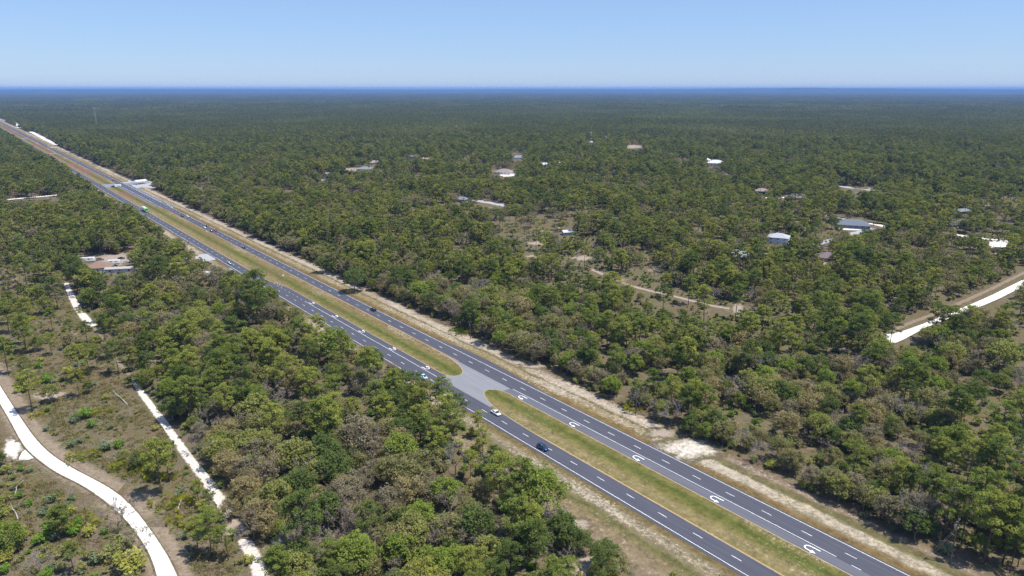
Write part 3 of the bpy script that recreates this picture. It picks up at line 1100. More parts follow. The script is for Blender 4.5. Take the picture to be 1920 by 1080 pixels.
asph = MB()
strip(asph, S0, S1, -7.4, 0.75, 40)
outline(asph, [(155, 0.75), (145, 1.6), (128, 3.4), (112, 3.8), (95, 2.9), (78, 1.7), (62, 0.75)])
hw_obj("carriageway", asph, M["asphalt"], "far carriageway of dark asphalt", 0.085)
asph = MB()
strip(asph, S0, S1, -32.5, -24.0, 40)
outline(asph, [(108, -24.0), (108, -19.9), (280, -19.9), (292, -21.0), (306, -24.0)])
hw_obj("carriageway", asph, M["asphalt"], "near carriageway of dark asphalt", 0.085)
pale = MB()
outline(pale, [(80.5, -7.4), (80.5, -11.7), (-75, -11.7), (-100, -7.4)])
outline(pale, [(860, -7.4), (860, -11.2), (668, -11.2), (640, -7.4)])
outline(pale, [(872, 0.75), (868, 5.0), (655, 4.3), (640, 0.75)])
hw_obj("turn_lane", pale, M["asphalt_pale"], "paler turning lanes of the far carriageway", 0.083)
conc = MB()
outline(conc, [(80.5, -7.4), (72, -12), (72, -24.0), (108, -24.0), (132, -7.4)])
outline(conc, [(855, -7.4), (855, -24.0), (892, -24.0), (892, -7.4)])
outline(conc, [(1440, -7.4), (1440, -24), (1456, -24), (1456, -7.4)])
outline(conc, [(1960, -7.4), (1960, -24), (1980, -24), (1980, -7.4)])
outline(conc, [(866, 0.75), (872, 30), (890, 30), (892, 0.75)])
hw_obj("crossover", conc, M["concrete"], "pale grey paved median crossovers", 0.08)
# slivers of apron outside the far carriageway
M["apron_edge"] = M["concrete"]


def island(pts, name_lab, grow=0.34):
    c = np.array(pts)
    # outward offset for the kerb line below the grass
    n = len(c)
    nxt, prv = np.roll(c, -1, 0), np.roll(c, 1, 0)
    tg = nxt - prv
    nm = np.c_[tg[:, 1], -tg[:, 0]] / (np.linalg.norm(tg, axis=1)[:, None] + 1e-9)
    area = 0.5 * np.sum(c[:, 0] * nxt[:, 1] - nxt[:, 0] * c[:, 1])
    if area < 0:
        nm = -nm
    a = MB()
    outline(a, [tuple(p) for p in (c + nm * grow)])
    hw_obj("kerb", a, M["curb"], "sandy yellow rim around " + name_lab, 0.095)
    b = MB()
    outline(b, [tuple(p) for p in c])
    hw_obj("median", b, M["verge"], name_lab, 0.105)


def curve(pts, n=3):
    return smooth_line(pts, n)


near_r = curve([(72.5, -11.25), (78.5, -11.0), (83.2, -12.4), (85.2, -15.0), (84.4, -17.6), (81.0, -19.6), (73.5, -22.3), (62, -23.7), (44, -24.35)])
island([(S0, -24.35)] + [(s, -24.35) for s in (-200, -100, 0)] + near_r[::-1] + [(s, -11.25) for s in (0, -75)] + [(-100, -7.5), (-200, -7.5), (S0, -7.5)], "near grass median ending in a rounded nose")
far_n = curve([(170, -7.1), (131, -7.55), (117, -8.9), (110, -10.9), (105.6, -13.3), (104.6, -16.8), (106.6, -19.2), (110.5, -20.35), (118, -20.3), (150, -20.25)])
island(far_n + [(200, -20.25), (279, -20.25), (291, -21.3), (305, -24.3), (500, -24.3), (846, -24.3), (853, -22), (855, -17), (853, -12.5), (846, -11.4), (760, -11.4), (668, -11.4), (639, -7.3), (400, -7.2)], "long grass median between the crossovers")
island([(897, -22), (893, -16), (897, -9), (905, -7.3), (1200, -7.3), (1430, -7.3), (1438, -12), (1438, -19), (1430, -24.2), (1200, -24.2), (905, -24.2)], "far grass median with pink flower drifts")
island([(1462, -8), (1458, -12), (1458, -19), (1462, -24), (1700, -24.2), (1950, -24.2), (1956, -19), (1956, -12), (1950, -7.3), (1700, -7.3)], "farther grass median with red flower drifts")
island([(1986, -8), (1982, -12), (1982, -19), (1986, -24), (4000, -24.2), (S1, -24.2), (S1, -7.3), (4000, -7.3)], "farthest grass median by the horizon")

# painted lines
ln = MB()
LW = 0.09
for a in np.arange(S0, 1500, 50):
    strip(ln, a, a + 50, -LW, LW)
    strip(ln, a, a + 50, -31.33 - LW, -31.33 + LW)
strip(ln, 1520, S1, -LW, LW)
strip(ln, 1520, S1, -31.45, -31.2)
s = 162.3 - 12.19 * 40
while s < 1500:
    strip(ln, s - 1.55, s + 1.55, -3.68 - LW, -3.68 + LW)
    s += 12.19
s = 155.6 - 12.19 * 40
while s < 1500:
    strip(ln, s - 1.55, s + 1.55, -27.65 - LW, -27.65 + LW)
    s += 12.19
strip(ln, -55, 79.4, -6.95 - LW, -6.95 + LW)
s = -60.3
while s > -98:
    strip(ln, s - 1.2, s + 1.2, -7.2 - LW, -7.2 + LW)
    s -= 6.0
strip(ln, 109, 248, -24.05 - LW, -24.05 + LW)
s = 253.0
while s < 300:
    strip(ln, s - 0.9, s + 0.9, -24.05 - LW, -24.05 + LW)
    s += 6.1
strip(ln, 690, 850, -7.2 - LW, -7.2 + LW)
for k in range(8):
    strip(ln, 650 + k * 5, 652.5 + k * 5, -7.2 - LW, -7.2 + LW)
strip(ln, 690, 860, 0.9, 1.15)
outline(ln, [(690, 4.0), (860, 4.2), (860, 4.45), (690, 4.25)])
outline(ln, [(645, 0.95), (690, 4.0), (690, 4.3), (645, 1.25)])
hw_obj("road_marking", ln, M["line_white"], "white edge lines and lane dashes of the highway", 0.115)
yl = MB()
for (a, b, t) in ((S0, 44, -24.28), (306, 846, -24.22), (118, 639, -7.1), (905, 1430, -7.2), (905, 1430, -24.25), (1470, 1945, -7.2), (1470, 1945, -24.25)):
    strip(yl, a, b, t - 0.16, t + 0.12, 8)
for k in range(4):                                    # hatching at the lane opening
    s = 285.5 + k * 3.4
    outline(yl, [(s, -23.2), (s + 0.7, -23.2), (s + 4.4, -21.0 - k * 0.35), (s + 3.7, -21.0 - k * 0.35)])
hw_obj("road_marking", yl, M["line_yellow"], "amber inner edge lines and hatching of the highway", 0.118)


def u_arrow(s0, t0, heading, lab):
    """painted U-turn arrow; heading +1 = away from camera"""
    pts = []
    W_, n = 0.36, 12
    # centre path: straight shaft, half circle, short return; local (f forward, l left)
    path = [(-1.9, -0.95), (-0.6, -0.95), (0.6, -0.95)]
    for i in range(1, n):
        th = -math.pi / 2 + math.pi * i / n
        path.append((0.6 + math.cos(th) * 1.25, math.sin(th) * 0.95))
    path += [(0.6, 0.95), (-0.3, 0.95)]
    a = MB()
    rows = []
    for i, p in enumerate(path):
        q0, q1 = path[max(0, i - 1)], path[min(len(path) - 1, i + 1)]
        dx, dy = q1[0] - q0[0], q1[1] - q0[1]
        L = math.hypot(dx, dy)
        nx, ny = -dy / L * W_ / 2, dx / L * W_ / 2
        rows.append(((p[0] + nx, p[1] + ny), (p[0] - nx, p[1] - ny)))

    def w(f, l):
        return (s0 + heading * f, (-t0) + heading * l, 0)
    vs = [w(*q) for r in rows for q in r]
    fs = [(2 * i, 2 * i + 1, 2 * i + 3, 2 * i + 2) for i in range(len(rows) - 1)]
    a.add(vs, fs)
    a.add([w(-0.25, 0.25), w(-0.25, 1.65), w(-1.7, 0.95)], [(0, 1, 2)])
    o = hw_obj("road_marking", a, M["line_white"], lab, 0.12)
    if o.data.polygons[0].normal.z < 0:
        o.data.flip_normals()


for i, s in enumerate((70.8, 41.4, 10.9, -19.6, -49.4, -80)):
    u_arrow(s, -9.05, 1, "white U-turn arrow in the far turning lane, %s from the crossover" % ["first", "second", "third", "fourth", "fifth", "sixth"][i])
for i, s in enumerate((120.4, 149.7, 181.0, 211.6, 242.0)):
    u_arrow(s, -22.3, -1, "white U-turn arrow in the near turning lane, %s from the crossover" % ["first", "second", "third", "fourth", "fifth"][i])

# white frontage roads beside the far highway
lane("road", [(58, 247), (72, 254), (88, 263), (104, 270), (108, 272)], 12, M["sand_bright"], "white frontage road beside the far highway", 0.1)
lane("road", [(-2, 222), (12, 226), (30, 231), (36, 236), (37, 240)], 16, M["sand_bright"], "farther white frontage road beside the highway", 0.1)
lane("path", [(92, 276), (112, 276)], 8, M["sand_bright"], "white side entrance beside the far highway", 0.1)

# ------------------------------------------------------------------ what the photo shows unobstructed (photo positions)
MASK = np.zeros((300, 560), bool)          # 4 px cells, offset 40 cells left
MX, MY = 160, 0


def fill(poly):
    p = np.array(poly, float)
    ys, xs = np.mgrid[0:MASK.shape[0], 0:MASK.shape[1]]
    X = xs * 4 + 2 - MX
    Y = ys * 4 + 2 - MY
    inside = np.zeros(MASK.shape, bool)
    j = len(p) - 1
    for i in range(len(p)):
        c = ((p[i, 1] > Y) != (p[j, 1] > Y)) & (X < (p[j, 0] - p[i, 0]) * (Y - p[i, 1]) / (p[j, 1] - p[i, 1] + 1e-9) + p[i, 0])
        inside ^= c
        j = i
    MASK[inside] = True


def fill_rect(cx, cy, w, h):
    fill([(cx - w / 2, cy - h / 2), (cx + w / 2, cy - h / 2), (cx + w / 2, cy + h / 2), (cx - w / 2, cy + h / 2)])


HW_LEFT = [(1195, 1085), (1170, 1040), (1100, 985), (1066, 965), (1058, 900), (970, 858), (925, 805), (868, 758), (856, 722), (830, 712), (790, 700), (770, 702), (745, 676), (700, 650),
           (660, 640), (645, 615), (602, 597), (578, 575), (555, 558), (530, 548), (507, 535), (503, 523), (495, 515), (480, 513), (437, 508), (420, 500), (400, 492), (376, 476), (358, 458),
           (325, 440), (283, 415), (275, 405), (255, 392), (233, 379), (200, 368), (183, 352), (150, 329), (125, 310), (92, 290), (63, 277), (27, 254), (-10, 236)]
HW_RIGHT = [(-10, 218), (38, 240), (55, 248), (108, 272), (116, 281), (150, 302), (200, 327), (245, 340), (280, 342), (284, 352), (330, 378), (400, 418), (470, 458), (560, 500), (625, 524), (665, 545), (700, 562),
            (750, 584), (800, 616), (850, 640), (880, 655), (935, 686), (1000, 716), (1060, 746), (1120, 771), (1200, 806), (1240, 828), (1320, 836), (1350, 860), (1420, 890), (1500, 924), (1560, 955), (1650, 1000), (1750, 1050), (1830, 1090)]
fill(HW_LEFT + HW_RIGHT)
fill(WR_L[2:] + WR_R[2:][::-1])
fill([(8, 826), (60, 850), (60, 865), (10, 866)])
fill([(128, 538), (150, 575), (182, 606), (165, 610), (140, 575), (124, 545)])
fill([(1657, 627), (1687, 623), (1750, 600), (1792, 582), (1850, 558), (1918, 525), (1918, 538), (1870, 556), (1815, 577), (1745, 604), (1716, 630), (1703, 636), (1682, 648), (1664, 652)])
VIEW = [(205, 496, 96, 26), (162, 489, 30, 14), (240, 505, 24, 14), (335, 489, 34, 10), (385, 482, 30, 12), (384, 516, 14, 8), (434, 508, 14, 8),
        (1460, 445, 40, 34), (1552, 475, 28, 26), (1595, 416, 60, 26), (1640, 421, 56, 12), (1600, 432, 36, 8), (1545, 404, 36, 8), (1500, 464, 30, 10), (1540, 452, 40, 10),
        (1493, 371, 34, 10), (1470, 371, 34, 8), (1428, 360, 24, 12), (1373, 353, 14, 6), (1338, 307, 34, 14), (1785, 421, 36, 14), (1800, 397, 30, 8), (1065, 434, 24, 14),
        (868, 373, 30, 10), (920, 381, 72, 12), (1602, 352, 76, 8), (684, 316, 40, 12), (705, 305, 18, 8), (748, 310, 12, 5), (775, 294, 24, 7), (800, 297, 30, 6), (660, 315, 34, 8),
        (947, 324, 34, 14), (972, 294, 26, 10), (1022, 309, 18, 7), (1046, 308, 14, 7), (1108, 268, 12, 5), (1190, 275, 40, 7), (1008, 456, 44, 11), (1003, 481, 38, 10), (1065, 436, 22, 14),
        (1875, 457, 44, 12), (1384, 580, 16, 22), (1125, 511, 36, 10), (1160, 527, 18, 6), (1270, 557, 40, 8), (1388, 475, 40, 10), (65, 370, 112, 11), (262, 342, 60, 14), (615, 327, 10, 5), (611, 341, 8, 5),
        (1310, 508, 24, 8), (1545, 495, 16, 14), (1840, 447, 40, 6), (1750, 380, 26, 6)]
HARD = MASK
MASK = np.zeros(HARD.shape, bool)
for q in VIEW:
    fill_rect(q[0], q[1], q[2] * 0.92, q[3] * 0.92)
for poly in ([(1104, 500), (1130, 508), (1175, 528), (1170, 536), (1125, 516), (1100, 508)], [(1180, 532), (1250, 549), (1292, 560), (1290, 568), (1245, 557), (1176, 540)], [(1320, 570), (1392, 574), (1392, 592), (1372, 590), (1320, 578)],
             [(250, 712), (268, 735), (290, 762), (318, 792), (340, 830), (368, 868), (398, 905), (408, 935), (385, 915), (360, 880), (335, 845), (305, 800), (270, 752), (246, 716)]):
    fill(poly)
SOFT = MASK


def crown_hits(x, y, z0, z1, rad):
    """share of a crown's photo silhouette that falls on ground the photo shows open"""
    zc = (z0 + z1) / 2
    px, py = proj(x, y, zc)
    _, p1 = proj(x, y, z1)
    _, p0 = proj(x, y, z0)
    dist = np.sqrt(x * x + y * y + (CAM_H - zc) ** 2)
    rx = FPX * rad / dist
    hits, soft = np.zeros(len(x)), np.zeros(len(x))
    for ox, f in ((0, 0.5), (-0.75, 0.5), (0.75, 0.5), (0, 0.02), (0, 0.98), (-0.5, 0.2), (0.5, 0.2), (-0.5, 0.85), (0.5, 0.85)):
        X = px + ox * rx
        Y = p0 + (p1 - p0) * f
        ix = np.clip(((X + MX) / 4).astype(int), 0, MASK.shape[1] - 1)
        iy = np.clip(((Y + MY) / 4).astype(int), 0, MASK.shape[0] - 1)
        hits += HARD[iy, ix]
        soft += SOFT[iy, ix]
    return np.maximum(hits / 9.0, soft / 9.0 * 0.7)


def in_poly(px, py, poly):
    p = np.array(poly, float)
    ins = np.zeros(len(px), bool)
    j = len(p) - 1
    for i in range(len(p)):
        c = ((p[i, 1] > py) != (p[j, 1] > py)) & (px < (p[j, 0] - p[i, 0]) * (py - p[i, 1]) / (p[j, 1] - p[i, 1] + 1e-9) + p[i, 0])
        ins ^= c
        j = i
    return ins


OPEN_PX = [(-200, 520), (60, 500), (118, 520), (128, 560), (165, 625), (215, 690), (245, 735), (300, 800), (350, 880), (395, 950), (430, 1010), (455, 1120), (500, 1300), (-300, 1300)]
BUSHY_PX = [(-120, 820), (0, 880), (60, 880), (150, 920), (220, 985), (270, 1050), (290, 1120), (330, 1300), (-300, 1300)]


def blocked(x, y, margin):
    b = np.zeros(len(x), bool)
    for pts, hw in LANES:
        p = np.array(pts)
        lo, hi = p.min(0) - hw - margin - 1, p.max(0) + hw + margin + 1
        sel = np.where((x > lo[0]) & (x < hi[0]) & (y > lo[1]) & (y < hi[1]) & ~b)[0]
        if len(sel) == 0:
            continue
        d2 = np.full(len(sel), 1e18)
        for q in p[:: max(1, int(hw // 3))]:
            d2 = np.minimum(d2, (x[sel] - q[0]) ** 2 + (y[sel] - q[1]) ** 2)
        b[sel] |= d2 < (hw + margin) ** 2
    for (cx, cy, rr, rx, ry, dx, dy) in PATCHES:
        u = (x - cx) * dx[0] + (y - cy) * dx[1]
        v = (x - cx) * dy[0] + (y - cy) * dy[1]
        b |= (u / (rx * 0.8 + margin)) ** 2 + (v / (ry * 0.8 + margin)) ** 2 < 1
    return b


SOLID = []          # houses, sheds: (x, y, radius)


# ------------------------------------------------------------------ vehicles
GLASS = paint("tinted_window_glass", (0.025, 0.03, 0.04), 0.08, spec=0.8)
TYRE = paint("tyre_rubber", (0.025, 0.025, 0.025), 0.85)
RIM = paint("alloy_rim", (0.45, 0.45, 0.47), 0.35, 0.8)
LAMP = paint("lamp_lens", (0.75, 0.75, 0.72), 0.2)
TAIL = paint("tail_lamp_lens", (0.35, 0.02, 0.02), 0.3)
TRIM = paint("black_plastic_trim", (0.03, 0.03, 0.032), 0.6)
CARP = {
    "white": paint("white_car_paint", (0.78, 0.79, 0.80), 0.25, coat=0.6), "dark blue": paint("dark_blue_car_paint", (0.012, 0.045, 0.13), 0.2, 0.2, coat=0.8),
    "black": paint("black_car_paint", (0.012, 0.012, 0.016), 0.2, coat=0.8), "silver": paint("silver_car_paint", (0.42, 0.43, 0.45), 0.3, 0.6, coat=0.5),
    "red": paint("red_car_paint", (0.28, 0.018, 0.022), 0.25, coat=0.7), "dark red": paint("dark_red_car_paint", (0.14, 0.012, 0.016), 0.25, coat=0.7),
    "grey": paint("grey_car_paint", (0.16, 0.165, 0.175), 0.3, 0.3, coat=0.5), "green": paint("bright_green_truck_paint", (0.14, 0.55, 0.07), 0.3, coat=0.5),
    "pale blue": paint("pale_blue_car_paint", (0.42, 0.62, 0.72), 0.25, coat=0.6)}


def loft(mb, stations, m=0):
    """stations: (x, z0, z1, half width, edge radius) -> rounded box sections"""
    rings = []
    for (x, z0, z1, hw, r) in stations:
        ring = []
        for cx, cz, a0 in ((hw - r, z1 - r, 0), (-hw + r, z1 - r, 90), (-hw + r * 0.6, z0 + r * 0.6, 180), (hw - r * 0.6, z0 + r * 0.6, 270)):
            rr = r if a0 < 180 else r * 0.6
            for k in range(3):
                a = R(a0 + 45 * k)
                ring.append((x, cx + math.cos(a) * rr, cz + math.sin(a) * rr))
        rings.append(ring)
    n = len(rings[0])
    vs = [p for r_ in rings for p in r_]
    fs = [(i * n + k, (i + 1) * n + k, (i + 1) * n + (k + 1) % n, i * n + (k + 1) % n) for i in range(len(rings) - 1) for k in range(n)]
    fs += [tuple(range(n)), tuple((len(rings) - 1) * n + k for k in range(n - 1, -1, -1))]
    return mb.add(vs, fs, m)


def wheel(parent, x, y, r, w=0.24):
    t = MB().cyl((0, 0, 0), r, w, "y", 16).build("wheel", TYRE, parent)
    t.location = (x, y, r)
    c = MB().cyl((0, 0, 0), r * 0.62, w + 0.03, "y", 12).build("rim", RIM, t)
    return t


CARS = {
    # L, W, H, body stations, cabin stations
    "sedan": (4.7, 1.84, 1.45, [(-2.35, .45, .72, .72, .12), (-2.25, .3, .92, .86, .14), (-1.5, .22, .98, .91, .14), (0, .2, .95, .92, .14), (1.2, .22, .9, .91, .14), (2.1, .3, .76, .84, .14), (2.35, .42, .62, .66, .1)],
              [(-1.85, .9, .96, .66, .04), (-1.1, .9, 1.38, .66, .12), (-.2, .9, 1.45, .66, .14), (.45, .9, 1.38, .67, .12), (1.3, .88, .93, .70, .03)]),
    "suv": (4.75, 1.9, 1.72, [(-2.38, .5, .95, .76, .12), (-2.28, .34, 1.1, .88, .15), (-1.4, .28, 1.12, .94, .15), (0, .26, 1.1, .95, .15), (1.15, .28, 1.06, .94, .15), (2.15, .36, .94, .88, .15), (2.38, .5, .76, .7, .1)],
            [(-2.2, 1.05, 1.12, .7, .04), (-1.95, 1.05, 1.62, .69, .14), (-.6, 1.05, 1.72, .70, .16), (.35, 1.05, 1.64, .70, .14), (1.2, 1.02, 1.08, .74, .03)]),
    "pickup": (5.6, 1.98, 1.85, [(-2.8, .55, 1.05, .9, .08), (-2.7, .45, 1.12, .96, .1), (-.9, .42, 1.14, .98, .1), (.6, .4, 1.14, .98, .1), (1.7, .42, 1.16, .97, .14), (2.6, .48, 1.05, .92, .14), (2.8, .6, .9, .75, .1)],
               [(-.95, 1.1, 1.78, .76, .08), (-.6, 1.1, 1.85, .76, .12), (.5, 1.1, 1.82, .76, .12), (1.4, 1.1, 1.16, .8, .03)]),
}


def car(kind, colour, x, y, rz, label, group=None, z=0.09, cat=None):
    L, W, H, body, cab = CARS[kind]
    r = empty({"sedan": "sedan_car", "suv": "suv_car", "pickup": "pickup_truck"}[kind], (x, y, z), rz)
    tag(r, label, cat or ("truck" if kind == "pickup" else "car"), group)
    cp = CARP[colour]
    b = loft(MB(), body).build("body", cp, r, True)
    g = loft(MB(), cab).build("window_band", GLASS, r, True)
    # roof skin sits 2-3 mm proud of the glass
    rm = MB()
    mid = [c for c in cab if c[2] > H * 0.9]
    st = [(c[0], c[2] - 0.055, c[2] + 0.012, c[3] - 0.01, 0.05) for c in mid]
    loft(rm, st)
    rm.build("roof", cp, r, True)
    for sy in (-1, 1):
        wr = 0.34 if kind == "sedan" else 0.39
        wheel(r, L * 0.29, sy * (W / 2 - 0.12), wr)
        wheel(r, -L * 0.29, sy * (W / 2 - 0.12), wr)
        hl = MB().box((0, 0, 0), (0.16, 0.38, 0.14)).build("headlight", LAMP, r)
        hl.location = (L / 2 - 0.13, sy * 0.56, body[-2][2] - 0.12)
        tl = MB().box((0, 0, 0), (0.1, 0.3, 0.16)).build("tail_light", TAIL, r)
        tl.location = (-L / 2 + 0.06, sy * 0.62, body[1][2] - 0.14)
        mr = MB().box((0, 0, 0), (0.12, 0.2, 0.12)).build("mirror", cp, r)
        mr.location = (cab[-1][0] - 0.35, sy * (W / 2 + 0.06), body[3][2] + 0.05)
    bp = MB().box((0, 0, 0), (0.1, W * 0.72, 0.16)).build("bumper", TRIM, r)
    bp.location = (L / 2 - 0.04, 0, 0.42)
    if kind == "pickup":
        bed = MB().box((0, 0, 0), (1.55, 1.55, 0.03)).build("bed_liner", TRIM, r)
        bed.location = (-1.85, 0, 1.152)
    return r


AWAY, TOWARD = HW_ROT, HW_ROT + math.pi


def hw_car(kind, colour, px, py, t, heading, label, group="cars on the highway"):
    x, y = G(px, py)
    s, _ = ST(x, y)
    x, y = P(s, t)
    return car(kind, colour, x, y, AWAY if heading > 0 else TOWARD, label, group, 0.087)


LM = []      # landmarks: (phrase, x, y)


def lm(phrase, o):
    LM.append((phrase, o.location.x, o.location.y))
    return o


lm("the white car", hw_car("sedan", "white", 932, 776, -25.9, -1, "white car with dark windows driving past the rounded nose of the median"))
lm("the dark blue SUV", hw_car("suv", "dark blue", 1018, 842, -29.4, -1, "dark blue SUV in the outer lane of the near carriageway, ahead of the white car"))
hw_car("suv", "pale blue", 797, 709, -29.4, -1, "pale blue car half hidden behind a pine beside the near carriageway")
lm("the lone black SUV", hw_car("suv", "black", 702, 582, -1.8, 1, "lone black SUV nearest on the far carriageway, level with painted arrows"))
lm("the silver car", hw_car("sedan", "silver", 430, 495, -29.4, -1, "silver car on the near carriageway beside the pale concrete apron"))
hw_car("sedan", "black", 459, 465, -5.3, 1, "black car alone in the inner lane of the far carriageway, ahead of the lone SUV")
hw_car("suv", "grey", 401, 434, -5.3, 1, "dark grey SUV beside a red car on the far carriageway")
hw_car("sedan", "red", 406, 433, -1.8, 1, "red car beside the dark grey SUV on the far carriageway")
hw_car("sedan", "white", 385, 428, -5.3, 1, "white car beside a black car on the far carriageway")
hw_car("suv", "black", 390, 425, -1.8, 1, "black SUV beside a white car on the far carriageway")
hw_car("pickup", "dark red", 343, 406, -5.3, 1, "big dark red pickup beside a small white car on the far carriageway")
hw_car("sedan", "white", 353, 407, -1.8, 1, "small white car beside the dark red pickup")
hw_car("sedan", "dark red", 214, 339, -5.3, 1, "dark red car on the far carriageway past the second crossover")
hw_car("sedan", "red", 168, 343, -29.4, -1, "red car on the near carriageway among far trees")
hw_car("suv", "white", 91, 275, -1.8, 1, "small white vehicle farthest up the highway")


def box_truck():
    x, y = G(268, 397)
    s, _ = ST(x, y)
    x, y = P(s, -25.9)
    r = tag(empty("semi_truck", (x, y, 0.087), TOWARD), "bright green lorry with a long white trailer on the near carriageway", "truck", "cars on the highway")
    WT = CARP["white"]
    MB().box((-2.9, 0, 2.55), (13.2, 2.55, 2.75)).build("trailer", WT, r)
    MB().box((-2.9, 0, 1.05), (13.0, 1.1, 0.22)).build("chassis", TRIM, r)
    c = MB()
    c.box((5.4, 0, 2.05), (2.2, 2.4, 2.5), taper=0.95)
    c.box((7.2, 0, 1.35), (1.7, 2.0, 1.25), taper=0.93)
    cb = c.build("cab", CARP["green"], r)
    MB().box((6.49, 0, 2.55), (0.12, 2.1, 0.9)).build("windscreen", GLASS, cb)
    MB().box((4.9, 0, 3.55), (1.2, 2.2, 0.6), taper=0.8).build("roof_fairing", CARP["green"], r)
    MB().box((8.1, 0, 0.75), (0.2, 2.3, 0.4)).build("bumper", RIM, r)
    for sy in (-1, 1):
        for px in (7.0, 4.2, 3.0, -7.2, -8.4):
            wheel(r, px, sy * 1.1, 0.5, 0.32)
        MB().box((8.02, sy * 0.75, 1.2), (0.1, 0.3, 0.25)).build("headlight", LAMP, r)
        MB().cyl((4.35, sy * 1.15, 2.9), 0.09, 2.2, "z", 8).build("exhaust_stack", RIM, r)
    return r


lm("the bright green lorry", box_truck())


def trailer(px, py, rz, L, W, H, label, cat="trailer", name="white_trailer", group=None, xy=None, z=0.03):
    x, y = xy or G(px, py)
    r = tag(empty(name, (x, y, z), rz), label, cat, group)
    st = [(-L / 2, .55, H - .25, W / 2 - .08, .14), (-L / 2 + .25, .5, H, W / 2, .18), (L / 2 - .35, .5, H, W / 2, .18), (L / 2, .7, H - .45, W / 2 - .1, .16)]
    loft(MB(), st).build("body", CARP["white"], r, False)
    for sy in (-1, 1):
        MB().box((-L * 0.2, sy * (W / 2 + 0.003), H * 0.66), (L * 0.16, 0.03, 0.5)).build("window", GLASS, r)
        MB().box((L * 0.22, sy * (W / 2 + 0.003), H * 0.66), (L * 0.14, 0.03, 0.5)).build("window", GLASS, r)
        wheel(r, -0.5, sy * (W / 2 - 0.1), 0.36)
        wheel(r, 0.4, sy * (W / 2 - 0.1), 0.36)
    MB().box((L * 0.02, W / 2 + 0.004, 1.45), (0.65, 0.04, 1.8)).build("door", RIM, r)
    MB().tube([(L / 2 - .1, 0, .6), (L / 2 + 1.2, 0, .5)], 0.06, 6).build("hitch", TRIM, r)
    return r


# pickup hauling a trailer across the second crossover
x, y = G(212, 351)
car("pickup", "black", x, y, HW_ROT - math.pi * 0.5 + 0.25 + math.pi, "black pickup hauling a white trailer through the second crossover", "cars on the highway", 0.1)
x2, y2 = G(221, 350.5)
trailer(0, 0, HW_ROT + math.pi * 0.5 + 0.25, 7.5, 2.4, 2.9, "white box trailer behind the black pickup in the second crossover", xy=(x2, y2), z=0.1)

# ------------------------------------------------------------------ houses
SH = {}


def roofmat(col, name):
    m, nt, out = new_mat(name)
    k = NT(nt)
    tc = k.n("ShaderNodeTexCoord")
    mp = k.n("ShaderNodeMapping")
    mp.inputs["Scale"].default_value = (1, 1, 5)
    k.l(tc.outputs["Object"], mp.inputs[0])
    f = k.noise(mp.outputs[0], 1.6, 4, 0.7)
    diffuse_out(k, out, k.ramp(f, [(0.3, tuple(c * 0.52 for c in col)), (0.7, tuple(c * 0.85 for c in col))]))
    return m


ROOF = {n: roofmat(c, n + "_roof_covering") for n, c in {"tan": (0.34, 0.235, 0.18), "metal": (0.55, 0.58, 0.62), "purple": (0.27, 0.21, 0.215), "dark blue": (0.23, 0.25, 0.29), "mauve": (0.30, 0.245, 0.25),
                                                        "green": (0.13, 0.16, 0.145), "white": (0.82, 0.83, 0.85), "grey": (0.30, 0.32, 0.33), "pinkish": (0.42, 0.34, 0.32), "pale": (0.55, 0.50, 0.47)}.items()}
WALL = {n: paint(n + "_wall_render", c, 0.8, var=0.08, vscale=0.6) for n, c in {"white": (0.72, 0.71, 0.68), "cream": (0.55, 0.48, 0.38), "pale blue": (0.48, 0.55, 0.64), "tan": (0.42, 0.34, 0.26), "grey": (0.38, 0.38, 0.38), "blue": (0.07, 0.10, 0.2)}.items()}
DOOR = paint("painted_house_door", (0.18, 0.10, 0.07), 0.5)
FRAME = paint("white_window_frame", (0.7, 0.7, 0.7), 0.5)


